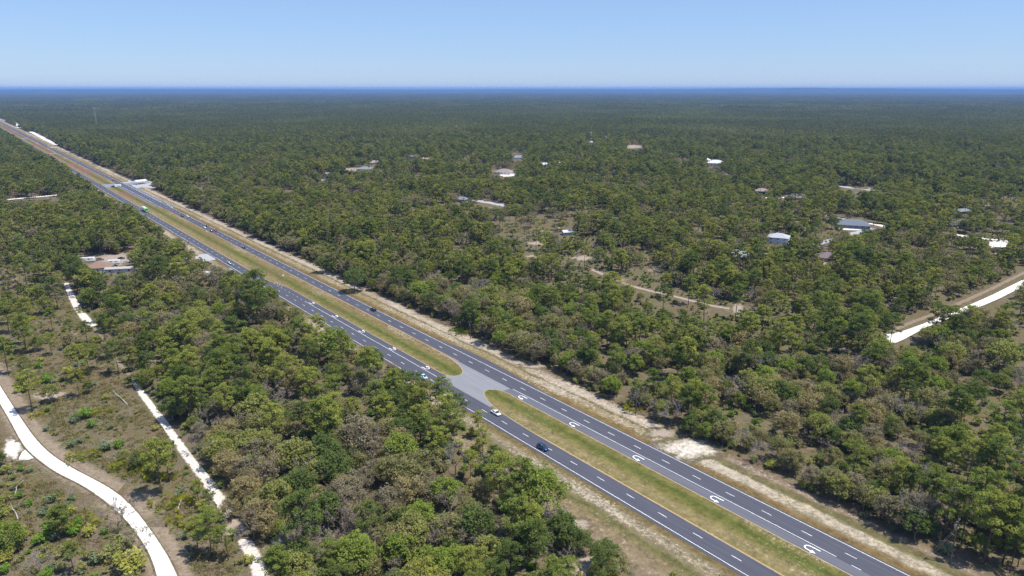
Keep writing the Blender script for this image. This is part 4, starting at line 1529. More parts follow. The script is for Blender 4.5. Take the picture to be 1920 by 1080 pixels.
def house(px, py, L, W, hw, hr, rz, roof, wall, label, hip=True, name="house", cat="house", over=0.6, porch=False, open_front=False, z=0.02, xy=None, chimney=False):
    x, y = xy or G(px, py)
    r = tag(empty(name, (x, y, z), rz), label, cat)
    a, b = L / 2, W / 2
    m = MB()
    if open_front:
        for sx in (-1, 1):
            for sy in (-1, 1):
                m.box((sx * (a - .15), sy * (b - .15), hw / 2), (.22, .22, hw))
        m.build("post", WALL[wall], r)
    else:
        m.add([(-a, -b, 0), (a, -b, 0), (a, b, 0), (-a, b, 0), (-a, -b, hw), (a, -b, hw), (a, b, hw), (-a, b, hw)], [(0, 1, 5, 4), (1, 2, 6, 5), (2, 3, 7, 6), (3, 0, 4, 7)])
        if not hip:
            m.add([(-a, -b, hw), (-a, b, hw), (-a, 0, hw + hr * b / (b + over))], [(0, 2, 1)])
            m.add([(a, -b, hw), (a, b, hw), (a, 0, hw + hr * b / (b + over))], [(0, 1, 2)])
        wl = m.build("wall", WALL[wall], r)
    A, B = a + over, b + over
    q = MB()
    zl = hw - hr * over / (b + over) + 0.01
    rl = (A - B if A > B else 0.3) if hip else A
    top = hw + hr
    vs = [(-A, -B, zl), (A, -B, zl), (A, B, zl), (-A, B, zl), (-rl, 0, top), (rl, 0, top)]
    th = 0.16
    vs += [(v[0], v[1], v[2] - th) for v in vs[:4]]
    fs = [(0, 1, 5, 4), (2, 3, 4, 5), (1, 2, 5), (3, 0, 4), (0, 6, 7, 1), (1, 7, 8, 2), (2, 8, 9, 3), (3, 9, 6, 0), (6, 9, 8, 7)]
    if not hip:
        fs = [(0, 1, 5, 4), (2, 3, 4, 5), (0, 6, 7, 1), (2, 8, 9, 3)]
    q.add(vs, fs)
    rf = q.build("roof", ROOF[roof], r)
    if chimney:
        MB().box((a * 0.3, b * 0.3, top), (0.8, 0.8, 1.6)).build("chimney", WALL[wall], rf)
    if not open_front:
        nfl = 2 if hw > 4.5 else 1
        for fl in range(nfl):
            zc = 1.55 + fl * 2.8
            nwin = max(2, int(L / 4.5))
            for i in range(nwin):
                xx = -a + L * (i + 0.5) / nwin
                for sy in (-1, 1):
                    if fl == 0 and sy == -1 and i == nwin // 2:
                        d = MB().box((xx, sy * (b + 0.012), 1.05), (1.0, 0.06, 2.1)).build("door", DOOR, r)
                        MB().box((xx + 0.36, sy * (b + 0.06), 1.0), (0.06, 0.06, 0.14)).build("handle", RIM, d)
                        continue
                    f = MB().box((xx, sy * (b + 0.01), zc), (1.5, 0.05, 1.3)).build("window", FRAME, r)
                    MB().box((xx, sy * (b + 0.03), zc), (1.3, 0.05, 1.1)).build("pane", GLASS, f)
            for sx in (-1, 1):
                f = MB().box((sx * (a + 0.01), 0, zc), (0.05, 1.3, 1.2)).build("window", FRAME, r)
                MB().box((sx * (a + 0.03), 0, zc), (0.05, 1.1, 1.0)).build("pane", GLASS, f)
    SOLID.append((x, y, max(L, W) * 0.62 + 1.5))
    return r


house(188, 507, 15, 11, 3.2, 2.6, 0.25, "tan", "white", "tan hip-roofed house with white walls in the crowded yard", True)
h1 = house(227, 510, 17, 5.5, 3.0, 0.7, 0.20, "pale", "pale blue", "long low shed with a pale blue wall beside the tan roofed house", False, "shed", "shed")
lm("the tan roofed house", h1)
house(1459, 456, 15, 12, 5.6, 2.6, -0.45, "metal", "pale blue", "pale two-storey house with a light metal roof and blue-white walls", True, porch=True)
house(1552, 488, 15, 12, 3.0, 3.0, -0.3, "purple", "tan", "low house with a purplish brown roof below the grey street", True)
house(1598, 426, 26, 15, 3.2, 4.0, -0.35, "dark blue", "blue", "wide house with a dark slate grey roof among the trees", True)
house(1495, 374, 24, 14, 3.0, 3.4, -0.15, "mauve", "tan", "house with a broad mauve roof beside a white drive", True)
house(1428, 362, 15, 11, 3.0, 2.8, -0.3, "pinkish", "blue", "small house with a pinkish roof left of the mauve roof", True)
house(1373, 355, 14, 8, 2.6, 1.6, 0.1, "pale", "tan", "pale roof showing through trees left of the pinkish roof", False)
house(1342, 311, 26, 18, 5.2, 4.2, -0.4, "white", "white", "big bright white house alone in the far woods", True, cat="house")
house(1326, 306, 10, 10, 5.2, 3.0, -0.4, "white", "white", "small white wing building left of the big bright white house", True)
house(1787, 425, 20, 9, 3.0, 2.4, 0.5, "green", "grey", "long dark green-grey roof among trees at the right", False)
house(1800, 400, 16, 9, 2.8, 1.8, 0.3, "grey", "blue", "grey roofed house behind the dark green roof", False)
house(1064, 440, 8, 6, 2.8, 1.2, 0.2, "white", "grey", "small white roofed shed beyond the highway among oaks", False, "shed", "shed")
house(866, 378, 14, 9, 3.0, 2.4, -0.5, "grey", "grey", "grey roofed house beside the pale paved drive", True)
house(687, 320, 24, 14, 3.0, 3.0, -0.2, "grey", "white", "grey roofed house in the orange sandy yard far off", True)
house(704, 308, 18, 12, 3.2, 3.0, 0.2, "pinkish", "cream", "pale pinkish roof behind the sandy yard far off", True)
house(748, 311, 12, 9, 3.0, 2.2, 0.1, "mauve", "cream", "small mauve roof right of the sandy yard far off", True)
house(773, 296, 20, 12, 3.0, 2.4, -0.2, "grey", "white", "dark grey shed beside the far sandy bank", False, "shed", "shed")
house(946, 326, 26, 16, 3.0, 4.0, -0.5, "pinkish", "white", "far house with a pinkish roof and white yard", True)
house(972, 298, 22, 14, 3.0, 3.4, 0.2, "grey", "white", "far grey roofed house half hidden by trees", True)
house(1021, 311, 15, 10, 2.8, 2.2, 0.1, "white", "white", "white roof of the left one of two far sheds", False, "shed", "shed")
house(1046, 310, 15, 9, 2.8, 2.6, 0.0, "white", "white", "white roof of the right one of two far sheds", False, "shed", "shed")
house(1108, 269, 16, 12, 3.4, 1.2, 0.0, "white", "white", "white flat roof below the thin far mast", False, "shed", "shed")
house(615, 329, 9, 7, 2.8, 1.6, 0.2, "white", "white", "small white shed left of the far sandy yard", False, "shed", "shed")
house(611, 342, 10, 7, 2.8, 1.6, 0.2, "grey", "white", "small pale shed below the far sandy yard", False, "shed", "shed")
house(263, 345, 13, 9, 4.2, 1.2, HW_ROT - 1.2, "white", "white", "white roofed open stand at the highway side road", False, "roadside_stand", "stand", open_front=True)
house(384, 519, 8, 5, 2.6, 1.0, 0.1, "white", "grey", "small white roofed shed under pines near the highway", False, "shed", "shed")

# yard vehicles
trailer(162, 491, 0.15, 11, 2.5, 3.2, "long white camper trailer left of the tan roofed house")
x, y = G(188, 488); car("suv", "grey", x, y, 0.5, "dark grey SUV parked behind the tan roof", "vehicles parked in the yard", 0.04)
trailer(214, 495, 0.2, 7.5, 2.4, 2.9, "short white camper behind the tan roofed house", "camper")
x, y = G(212, 499.5); car("pickup", "black", x, y, 0.2, "black pickup beside the short white camper", "vehicles parked in the yard", 0.04)
x, y = G(228, 485.5); car("sedan", "dark blue", x, y, 0.1, "dark blue car at the back of the yard", "vehicles parked in the yard", 0.04)
x, y = G(236, 493); car("sedan", "white", x, y, 0.3, "white car right of the short white camper", "vehicles parked in the yard", 0.04)


def boat(px, py, rz, L, label):
    x, y = G(px, py)
    r = tag(empty("boat", (x, y, 0.03), rz), label, "boat", "boats parked under trees")
    st = [(-L / 2, .75, 1.5, .95, .08), (0, .6, 1.55, 1.05, .1), (L * .3, .7, 1.65, .8, .1), (L / 2, 1.3, 1.75, .1, .04)]
    loft(MB(), st).build("hull", CARP["white"], r)
    MB().box((0.2, 0, 1.95), (1.3, 1.0, 0.7), taper=0.8).build("console", CARP["white"], r)
    MB().box((-L / 2 - .2, 0, 1.3), (0.4, 0.4, 0.9)).build("outboard_motor", TRIM, r)
    MB().box((-0.3, 0, 0.5), (L * .7, 0.2, 0.15)).build("trailer_frame", RIM, r)
    for sy in (-1, 1):
        wheel(r, -0.6, sy * 0.95, 0.33)
    return r


boat(328, 491, 0.1, 7.5, "white boat on a trailer under roadside trees, left of its pair")
boat(343, 489, 0.3, 7.5, "white boat on a trailer under roadside trees, right of its pair")

# ------------------------------------------------------------------ poles, mast, signs, logs
POLEW = paint("weathered_pole_wood", (0.11, 0.09, 0.075), 0.85, var=0.2, vscale=2)
GALV = paint("galvanised_steel", (0.45, 0.46, 0.48), 0.4, 0.6)
CERAM = paint("grey_ceramic", (0.45, 0.45, 0.45), 0.4)


def pole(px, py, H, label, guys=False, rz=None):
    x, y = G(px, py)
    r = tag(empty("utility_pole", (x, y, 0.04), (HW_ROT if rz is None else rz)), label, "pole", "utility poles along the right verge")
    MB().tube([(0, 0, -0.2), (0, 0, H * .5), (0, 0, H)], [.17, .145, .11], 10).build("shaft", POLEW, r)
    ca = MB().box((0, 0, H - .55), (.12, 2.4, .14)).build("crossarm", POLEW, r)
    for yy in (-1.05, 0.0, 1.05):
        MB().cyl((0, yy, H - .36 if yy else H + .1), .06, .24, "z", 8).build("insulator", CERAM, ca if yy else r)
    tr = MB().cyl((0.36, 0, H - 2.2), .26, .95, "z", 12).build("transformer", GALV, r)
    MB().box((0.12, 0, H - 2.2), (.22, .1, .5)).build("bracket", GALV, tr)
    if guys:
        # two stays run along the verge to ground anchors
        e = Vector((*G(1742, 1039), 0))
        e2 = Vector((*G(1748, 1040), 0))
        for q, zt in ((e, H - 2.4), (e2, H - 3.1)):
            d = Vector((q.x - x, q.y - y))
            rr = Matrix.Rotation(-r.rotation_euler.z, 2) @ d
            MB().tube([(0, 0, zt), (rr.x, rr.y, 0.0)], 0.035, 5).build("guy_wire", GALV, r)
    return r


lm("the guyed utility pole", pole(1781, 1057.5, 13.0, "guyed wooden utility pole with two stays, nearest on the sandy verge", True))
lm("the second utility pole", pole(1191.5, 779, 10.7, "wooden utility pole on the pinkish verge beside a yellow shrub"))
lm("the third utility pole", pole(882, 637, 9.5, "wooden utility pole behind a round yellow palmetto clump"))
lm("the fourth utility pole", pole(688, 546, 10.5, "wooden utility pole at the forest edge beyond the lone black SUV"))


def mast(px, py, H, w, label):
    x, y = G(px, py)
    r = tag(empty("radio_mast", (x, y, 0), 0.3), label, "mast")
    m = MB()
    legs = [(math.cos(a) * w, math.sin(a) * w) for a in (0.2, 2.3, 4.4)]
    for lx, ly in legs:
        m.tube([(lx, ly, 0), (lx * .35, ly * .35, H)], w * 0.09, 5)
    n = int(H / (w * 1.6))
    for i in range(n):
        z0, z1 = H * i / n, H * (i + 1) / n
        for k in range(3):
            a, b = legs[k], legs[(k + 1) % 3]
            f0, f1 = 1 - .65 * z0 / H, 1 - .65 * z1 / H
            m.tube([(a[0] * f0, a[1] * f0, z0), (b[0] * f1, b[1] * f1, z1)], w * 0.05, 3)
    m.build("lattice", GALV, r)
    MB().cyl((0, 0, H + .4), w * 1.1, .8, "z", 10).build("antenna_platform", GALV, r)
    for k in range(3):
        MB().box((math.cos(k * 2.1) * w * 1.2, math.sin(k * 2.1) * w * 1.2, H + .6), (.5, .5, 2.2)).build("antenna", FRAME, r)
    return r


mast(182, 240, 58, 2.2, "pale lattice radio mast rising from the far woods")
mast(1108, 272, 26, 0.9, "thin pale mast above a white roof in the far woods")


def sign(px, py, H, w, h, colour, label, xy=None, rz=None):
    x, y = xy or G(px, py)
    r = tag(empty("road_sign", (x, y, 0.1), AWAY if rz is None else rz), label, "sign")
    MB().tube([(0, 0, 0), (0, 0, H)], .05, 6).build("post", GALV, r)
    MB().box((0.07, 0, H - h / 2), (.04, w, h)).build("panel", colour, r)
    return r


SIGNW = paint("white_sign_face", (0.72, 0.72, 0.72), 0.4)
SIGNG = paint("grey_sign_back", (0.4, 0.4, 0.41), 0.5)
sign(531.5, 522, 2.6, 1.0, 1.3, SIGNW, "small white sign standing in the median by the lane opening")
sign(266, 351, 2.4, 1.6, 1.2, SIGNW, "white sign at the corner of the highway side road")
sign(1790, 581, 3.0, .7, .9, SIGNG, "thin sign post beside the straight white road")
sign(388, 437, 1.8, .8, .8, SIGNW, "pale marker sign in the median beside the group of cars")
LOGM = mat_bark("silvered_deadwood", (0.24, 0.22, 0.2), (0.46, 0.43, 0.40))


def log(a, b, r0, label, z0=0.25, z1=1.6):
    A, B = G(*a), G(*b)
    o = empty("fallen_log", (A[0], A[1], 0))
    tag(o, label, "log", None)
    v = Vector((B[0] - A[0], B[1] - A[1], 0))
    pts = [(0, 0, z0), (v.x * .35, v.y * .35 + .25, z0 + (z1 - z0) * .3), (v.x * .7, v.y * .7 - .1, z0 + (z1 - z0) * .6), (v.x, v.y, z1)]
    MB().tube(pts, [r0, r0 * .85, r0 * .6, r0 * .25], 7).build("stem", LOGM, o)
    q = Vector(pts[2])
    MB().tube([q, q + Vector((1.2, .9, 1.0)), q + Vector((1.6, 1.9, 1.3))], [r0 * .4, r0 * .25, .02], 5).build("branch", LOGM, o)
    MB().tube([pts[1], (pts[1][0] - 1.1, pts[1][1] + .9, pts[1][2] + 1.0)], [r0 * .4, .02], 5).build("branch", LOGM, o)
    return o


log((239, 760), (212, 738), 0.24, "pale fallen trunk leaning among shrubs left of the sand track")
log((333, 958), (345, 932), 0.2, "broken grey log behind the yellow palmetto under the two tall pines")
log((34, 975), (22, 953), 0.2, "short leaning dead trunk at the left edge")
log((28, 928), (36, 914), 0.15, "pale dead stem among scrub left of the white road", 0.2, 2.2)

# ------------------------------------------------------------------ plants as single objects
TREE_NAME = {"pine": "pine_tree", "oak": "oak_tree", "tan": "budding_oak", "bare": "bare_tree", "shrub": "shrub", "palm": "palmetto"}
PROTO = {}


def proto_mesh(kind, v, look):
    k = (kind, v, look)
    if k not in PROTO:
        mb, lf = RAW[kind][0][v]
        cm = tri_mesh(kind + "_crown", [(lf[0], lf[1], lf[2], 0)], [LOOK[kind][look][1]])
        tm = mb.mesh(kind + "_trunk", M[BARK[kind]], True)
        PROTO[k] = (tm, cm)
    return PROTO[k]


PLACED = []     # (kind, x, y, H, look, obj, hero label or None)


def plant(kind, x, y, H, v=None, look=None, rz=None, label=None, group=None):
    v = random.randrange(NVAR[kind][0]) if v is None else v
    look = random.randrange(len(LOOK[kind])) if look is None else look
    tm, cm = proto_mesh(kind, v, look)
    r = empty(TREE_NAME[kind], (x, y, 0), random.random() * 6.28 if rz is None else rz, H / BASE_H[kind])
    t = link_mesh("stem" if kind in ("shrub", "palm") else "trunk", tm, r)
    c = link_mesh("crown" if kind == "bare" else ("fronds" if kind == "palm" else "crown"), cm, r)
    PLACED.append([kind, x, y, H, look, r, label, group])
    return r


def hero(kind, bx, by, topy=None, H=None, v=None, look=None, label=None):
    x, y = G(bx, by)
    if topy is not None:
        zs = np.linspace(0.5, 40, 400)
        _, yy = proj(np.full(400, x), np.full(400, y), zs)
        H = float(zs[np.argmin(abs(yy - topy))])
    return plant(kind, x, y, H, v, look, None, label)


# open ground, lower left
a = hero("pine", 304, 931, 822, v=2, look=2, label="taller of two pines standing together between the white road and the sand track")
lm("the two tall pines", a)
hero("pine", 317, 902, 828, v=4, look=1, label="second of two pines standing together, its trunk nearer the sand track")
lm("the lone roadside pine", hero("pine", 61, 774, 694, v=1, look=2, label="lone pine whose shadow touches the curving white road"))
hero("pine", 99, 623, 577, v=0, look=1, label="slim pine left of the sand track with its shadow at its foot")
hero("pine", 109, 581, 518, v=3, look=0, label="broad dark pine left of the upper end of the sand track")
hero("pine", 98, 667, 624, v=5, look=2, label="yellowish pine in the open ground below the slim pine")
hero("pine", 50, 664, 590, v=6, look=1, label="pine with a wide crown near the left edge of the open ground")
hero("pine", 17, 704, 632, v=2, look=1, label="pine at the left edge just above the white road")
hero("pine", 151, 716, 645, v=0, look=2, label="thin trunked pine, left of a similar neighbour, in mid open ground")
hero("pine", 169, 706, 643, v=1, look=1, label="thin trunked pine, right of a similar neighbour, in mid open ground")
hero("pine", 223, 703, 636, v=3, look=1, label="stout pine above the start of the lower sand track")
hero("pine", 197, 640, 588, v=4, look=0, label="dark pine right of the sand track end patch")
hero("pine", 133, 634, 597, v=6, look=1, label="small conical pine between slim pine and sand track")
hero("pine", 165, 646, 602, v=5, look=0, label="small dark pine below the sand track end patch")
hero("pine", 15, 609, 560, v=1, look=1, label="pine at the left edge above the open ground")
hero("pine", 44, 606, 558, v=0, look=0, label="dark pine near the left edge above the open ground")
hero("pine", 18, 525, 470, v=2, look=0, label="flat topped pine at the left edge below the white lane")
hero("pine", 52, 540, 475, v=6, look=1, label="tall pine among scattered pines left of the crowded yard")
hero("pine", 373, 948, 900, v=0, look=2, label="young yellow-green pine left of the sand track, one of two")
hero("pine", 395, 962, 918, v=1, look=0, label="young dark pine beside the sand track, one of two")
hero("pine", 397, 1046, 958, v=3, look=1, label="broad pine at the lower end of the sand track")
hero("pine", 372, 1040, 968, v=2, look=2, label="yellow-green pine left of the broad pine at the lower track")
hero("pine", 428, 1052, 985, v=5, look=1, label="pine right of the broad pine at the lower track")
hero("pine", 139, 1078, 1017, v=0, look=1, label="pine with a bare stem at the bottom edge left of the white road")
hero("pine", 113, 1015, 950, v=4, look=1, label="leafy pine left of the white road bend, near the bottom")
hero("pine", 122, 1008, 948, v=6, look=0, label="dark pine beside the leafy pine left of the white road bend")
hero("oak", 20, 1035, 975, v=1, look=1, label="bright green oak at the left edge near the bottom")
hero("oak", 262, 880, 845, v=2, look=0, label="dark oak above the large yellow palmetto patch")
hero("oak", 232, 868, 842, v=4, look=2, label="olive oak left of the dark oak above the palmetto patch")
hero("bare", 222, 1002, 937, H=9, v=1, look=1, label="thin bare tree standing against the white road")
hero("tan", 432, 975, 935, v=3, look=2, label="golden tan oak spreading over the lower sand track")
hero("bare", 75, 1075, 1030, v=2, look=0, label="grey bare tree at the bottom left edge")
hero("bare", 262, 1040, 990, v=3, look=1, label="thin budding bare tree overhanging the white road")
# beside the highway
hero("pine", 485, 620, 505, v=6, look=0, label="tall dark pine whose crown hides part of the near carriageway")
hero("pine", 778, 800, 700, v=3, look=0, label="broad dark pine against the near carriageway, above the crossover")
hero("pine", 830, 782, 706, v=1, look=1, label="airy pine whose crown crosses the near carriageway at the crossover")
hero("pine", 692, 742, 650, v=0, look=2, label="slender pine in front of the near turning lane arrows")
hero("pine", 897, 822, 770, v=5, look=2, label="young pine beside the near carriageway below the crossover")
hero("oak", 628, 690, 612, v=0, look=1, label="bright green oak against the near carriageway")
hero("oak", 1010, 975, 872, v=1, look=1, label="large bright green oak at the corner of the wood by the near carriageway")
hero("oak", 1065, 1040, 980, v=3, look=0, label="rounded grey-green oak, left one of two at the clearing by the road")
hero("oak", 1088, 1040, 992, v=2, look=0, label="rounded grey-green oak, middle one at the clearing by the road")
hero("oak", 1132, 1070, 1012, v=4, look=0, label="round dark oak alone on the bare verge near the bottom")
hero("tan", 1155, 1090, 1040, v=1, look=0, label="olive-tan oak beside the round dark oak at the bottom")
hero("bare", 855, 890, 832, v=0, look=0, label="grey mossy bare tree near the corner of the wood by the road")
hero("bare", 536, 765, 728, v=2, look=0, label="pale grey bare tree in the middle of the left wood")
hero("tan", 940, 885, 842, v=2, look=0, label="pale olive oak at the wood edge by the near carriageway")
hero("pine", 1665, 838, 782, v=6, look=0, label="dark pine rising from the brown oaks right of the highway")
hero("pine", 1748, 862, 800, v=3, look=1, label="left one of three pines by the brown clearing on the right")
hero("pine", 1795, 868, 795, v=2, look=1, label="middle one of three pines by the brown clearing on the right")
hero("pine", 1845, 864, 805, v=1, look=0, label="right one of three pines by the brown clearing on the right")
hero("pine", 1318, 800, 720, v=4, look=1, label="tall pine with a bare trunk above the bright sand washout")
hero("pine", 1258, 775, 705, v=5, look=2, label="yellow-green pine left of the tall pine above the washout")
hero("bare", 1258, 800, 752, v=3, look=0, label="blue-grey mossy tree at the forest edge left of the washout")
hero("bare", 1704, 996, 925, v=1, look=0, label="large grey bare tree at the forest edge left of the guyed pole")
hero("oak", 605, 512, 480, v=1, look=0, label="very dark evergreen oak at the far forest edge")
hero("oak", 665, 548, 500, v=2, look=0, label="big dark oak at the forest edge left of the fourth pole")
# palmettos and shrubs
for (bx, by, n, lab, L) in ((248, 884, 5, "large yellow palmetto patch beside the two tall pines", 1.25), (150, 862, 3, "low yellow palmetto patch near the white road bend", 1.2),
                            (317, 950, 4, "yellow palmetto patch below the two tall pines", 1.3), (69, 782, 1, "small palmetto at the foot of the lone roadside pine", 1.2),
                            (866, 626, 3, "round yellow palmetto clump at the third utility pole", 1.5), (1185, 773, 1, "yellow palmetto at the foot of the second utility pole", 1.4),
                            (179, 778, 1, "palmetto among green shrubs in the open ground", 1.2), (201, 776, 1, "palmetto right of the green shrubs in the open ground", 1.2), (140, 588, 2, "low palmettos beside the upper sand track", 1.2),
                            (48, 603, 2, "palmettos under the left edge pines", 1.3), (157, 702, 1, "yellow palmetto between the two thin trunked pines", 1.3), (62, 1012, 2, "yellow palmettos left of the leafy pine", 1.2),
                            (345, 985, 3, "olive palmettos left of the lower sand track", 1.1), (300, 900, 2, "palmettos at the feet of the two tall pines", 1.2), (165, 985, 2, "yellow palmettos below the white road bend", 1.2)):
    for i in range(n):
        ang = i * 2.2 + 0.4
        dx, dy = (0, 0) if n == 1 else (math.cos(ang) * 2.2 * math.sqrt(n) * 0.9, math.sin(ang) * 1.3 * math.sqrt(n))
        x, y = G(bx, by)
        plant("palm", x + dx, y + dy, L * random.uniform(0.95, 1.3), None, 0, None, lab, lab if n > 1 else None)
for (bx, by, H, lk, lab) in ((157, 784, 4.2, 0, "bright green round shrub in the open ground left of the fallen trunk"), (141, 790, 3.4, 2, "grey-green shrub left of the bright green round shrub"),
                             (195, 846, 4.2, 2, "wide grey-green shrub with a dark shadow near the white road bend"), (137, 838, 2.8, 2, "grey-green shrub left of the wide one near the road bend"),
                             (151, 831, 2.6, 2, "small grey-green shrub between two larger ones near the road bend"), (86, 808, 2.0, 2, "little bluish shrub alone near the white road"),
                             (106, 816, 1.9, 1, "small olive shrub near the lone bluish one"), (172, 802, 3.0, 0, "narrow bright green shrub below the round one"), (225, 838, 3.4, 0, "green shrub beside the sand track"),
                             (463, 935, 4.5, 0, "bright green bush right of the sand track"), (72, 690, 3.0, 0, "green shrub below the wide crowned pine"), (125, 700, 3.2, 3, "yellow-green bush below the yellowish pine"),
                             (1207, 760, 2.5, 1, "olive bush at the sandy bank left of the second pole"), (90, 720, 4.5, 0, "tall green bush above the grey sand hollow"), (45, 735, 4.5, 3, "yellow-green bush above the white road"),
                             (250, 1068, 6.0, 3, "large yellow-green bush against the lower white road"), (235, 1030, 4.5, 1, "olive bush left of the lower white road"), (205, 1050, 4.5, 1, "olive bush among scrub left of the lower white road"),
                             (75, 1020, 3.2, 0, "green shrub beside the bright green left oak"), (168, 1005, 3.0, 3, "yellow-green shrub in the scrub below the bend")):
    x, y = G(bx, by)
    plant("shrub", x, y, H, None, lk, None, lab)
NHERO = len(PLACED)

# ------------------------------------------------------------------ forest layout
CELL = 4.7
gx, gy = np.meshgrid(np.arange(-1320, 1320, CELL), np.arange(60, 1760, CELL))
x = (gx + RNG.uniform(-0.5, 0.5, gx.shape) * CELL).ravel()
y = (gy + RNG.uniform(-0.5, 0.5, gy.shape) * CELL).ravel()
# the corridor edge further out
fs_ = np.arange(1100, 4200, 5.0)
for t0, t1 in ((17, 62), (-92, -36)):
    tt = np.arange(t0, t1, 5.0)
    a, b = np.meshgrid(fs_, tt)
    a = a.ravel() + RNG.uniform(-2, 2, a.size)
    b = b.ravel() + RNG.uniform(-2, 2, b.size)
    X = O[0] + D[0] * a + N[0] * b
    Y = O[1] + D[1] * a + N[1] * b
    k = np.hypot(X, Y) > 1690
    x, y = np.r_[x, X[k]], np.r_[y, Y[k]]
r = np.hypot(x, y)
keep = (np.abs(x) < y * 0.80 + 45) & ((r < 1690) | (np.abs(ST(x, y)[1]) < 100))
keep &= y > 95
x, y, r = x[keep], y[keep], r[keep]
s_, t_ = ST(x, y)
edge_n = (vnoise(s_ / 17, s_ * 0 + 3.3, 5) - 0.5) * 5
keep = (t_ > 17.5 + edge_n) | (t_ < -39 + edge_n * 0.8)
# wider cleared shoulder near the camera on the left
keep &= ~((t_ < 0) & (s_ < 55) & (t_ > -39 - 14 * np.clip((60 - s_) / 60, 0, 1)))
keep &= ~blocked(x, y, 1.2)
for (hx, hy, hr_) in SOLID:
    keep &= (x - hx) ** 2 + (y - hy) ** 2 > hr_ ** 2
x, y, r, s_, t_ = x[keep], y[keep], r[keep], s_[keep], t_[keep]
px, py = proj(x, y, np.zeros(len(x)))
open_ = in_poly(px, py, OPEN_PX)
bushy = in_poly(px, py, BUSHY_PX)
n1 = vnoise(x / 55, y / 55, 1) * 0.65 + vnoise(x / 21, y / 21, 2) * 0.35
n2 = vnoise(x / 40 + 9, y / 40, 3) * 0.6 + vnoise(x / 15, y / 15, 4) * 0.4
n3 = vnoise(x / 30 + 4, y / 30 + 7, 6)
u = RNG.random(len(x))
w = RNG.random(len(x))
# brown oaks dominate the lower right wood
brown = np.exp(-(((px - 1560) / 260) ** 2 + ((py - 880) / 130) ** 2)) + 0.7 * np.exp(-(((px - 1050) / 150) ** 2 + ((py - 640) / 70) ** 2)) + 0.6 * np.exp(-(((px - 800) / 200) ** 2 + ((py - 1030) / 70) ** 2))
pp = np.clip(0.46 + 1.7 * (n1 - 0.5) - 0.42 * brown, 0.06, 0.85)
pt = np.clip(0.24 + 1.6 * (n2 - 0.5) + 0.36 * brown, 0.04, 0.75)
pb = np.clip(0.085 + 0.26 * (n3 - 0.5) + 0.06 * brown, 0.01, 0.22)
po = np.full(len(x), 0.23)
tot = pp + pt + pb + po
kind = np.where(u * tot < pp, 0, np.where(u * tot < pp + po, 1, np.where(u * tot < pp + po + pt, 2, 3)))
# thin out
gap = vnoise(x / 13, y / 13, 8)
fillp = np.where(gap < 0.32, 0.20, 0.86)
thin = vnoise(x / 42 + 3, y / 70 + 1, 91) * 0.75 + vnoise(x / 16, y / 20, 92) * 0.25
fillp = np.where((thin > 0.62) & (t_ > 30), fillp * 0.30, fillp)
fillp = np.where(kind == 0, fillp * 0.62, fillp * 0.80)
fillp = np.where(r > 700, np.minimum(fillp * 1.15, 0.95), fillp)
edge_zone = (t_ > 0) & (t_ < 27)
kind = np.where(edge_zone & (kind == 0) & (w < 0.6), np.where(u < 0.5 * pp, 1, 2), kind)
fillp = np.where(edge_zone, 0.97, fillp)
fillp = np.where(open_, np.where(bushy, 0.045, np.where(py < 600, 0.17, np.where(px > 190, 0.03, 0.06))), fillp)
ok = w < fillp
isopen = open_ & ok
ok_idx = np.where(ok)[0]
x, y, r, s_, t_, kind, px, py, isopen, bushy = (q[ok_idx] for q in (x, y, r, s_, t_, kind, px, py, isopen, bushy))
rn = RNG.random(len(x))
Hs = np.select([kind == 0, kind == 1, kind == 2], [10.5 + 9.0 * rn ** 0.8, 5.5 + 6.0 * rn, 5.5 + 5.0 * rn], 5.5 + 4.5 * rn)
Hs *= 0.80 + 0.42 * vnoise(x / 33, y / 33, 61)
big = (RNG.random(len(x)) < 0.05) & (kind > 0)
Hs = np.where(big, Hs * 1.35, Hs)
Hs = np.where(isopen, Hs * 0.8, Hs)
rad = np.select([kind == 0], [Hs * 0.23], Hs * 0.46)
zb = np.select([kind == 0], [Hs * 0.45], Hs * 0.1)
hit = crown_hits(x, y, zb, Hs, rad)
ok = hit < 0.22
# keep clear of the single plants placed by hand
hx = np.array([p[1] for p in PLACED if p[0] not in ("shrub", "palm")])
hy = np.array([p[2] for p in PLACED if p[0] not in ("shrub", "palm")])
for a, b in zip(hx, hy):
    ok &= (x - a) ** 2 + (y - b) ** 2 > 3.2 ** 2
x, y, r, s_, t_, kind, px, py, isopen, Hs = (q[ok] for q in (x, y, r, s_, t_, kind, px, py, isopen, Hs))
KN = ["pine", "oak", "tan", "bare"]

# shrubs fill the gaps under and between the trees, and the scrubby open ground
gx, gy = np.meshgrid(np.arange(-330, 520, 3.3), np.arange(95, 560, 3.3))
sx = (gx + RNG.uniform(-0.5, 0.5, gx.shape) * 3.3).ravel()
sy = (gy + RNG.uniform(-0.5, 0.5, gy.shape) * 3.3).ravel()
k = (np.abs(sx) < sy * 0.80 + 40) & (np.hypot(sx, sy) < 560)
sx, sy = sx[k], sy[k]
ss_, st_ = ST(sx, sy)
en = (vnoise(ss_ / 11, ss_ * 0 + 1.3, 15) - 0.5) * 3.5
k = (st_ > 16.3 + en) | (st_ < -40 + en)
k &= ~((st_ < 0) & (ss_ < 55) & (st_ > -40 - 14 * np.clip((60 - ss_) / 60, 0, 1)))
k &= ~blocked(sx, sy, 0.6)
spx, spy = proj(sx, sy, np.zeros(len(sx)))
so = in_poly(spx, spy, OPEN_PX)
sb = in_poly(spx, spy, BUSHY_PX)
cl = vnoise(sx / 9, sy / 9, 21)
k &= RNG.random(len(sx)) < np.where(so, np.where(sb, 0.42 + 0.5 * (cl > 0.45), 0.09 + 0.45 * (cl > 0.58)), 0.42)
sx, sy, so, sb = sx[k], sy[k], so[k], sb[k]
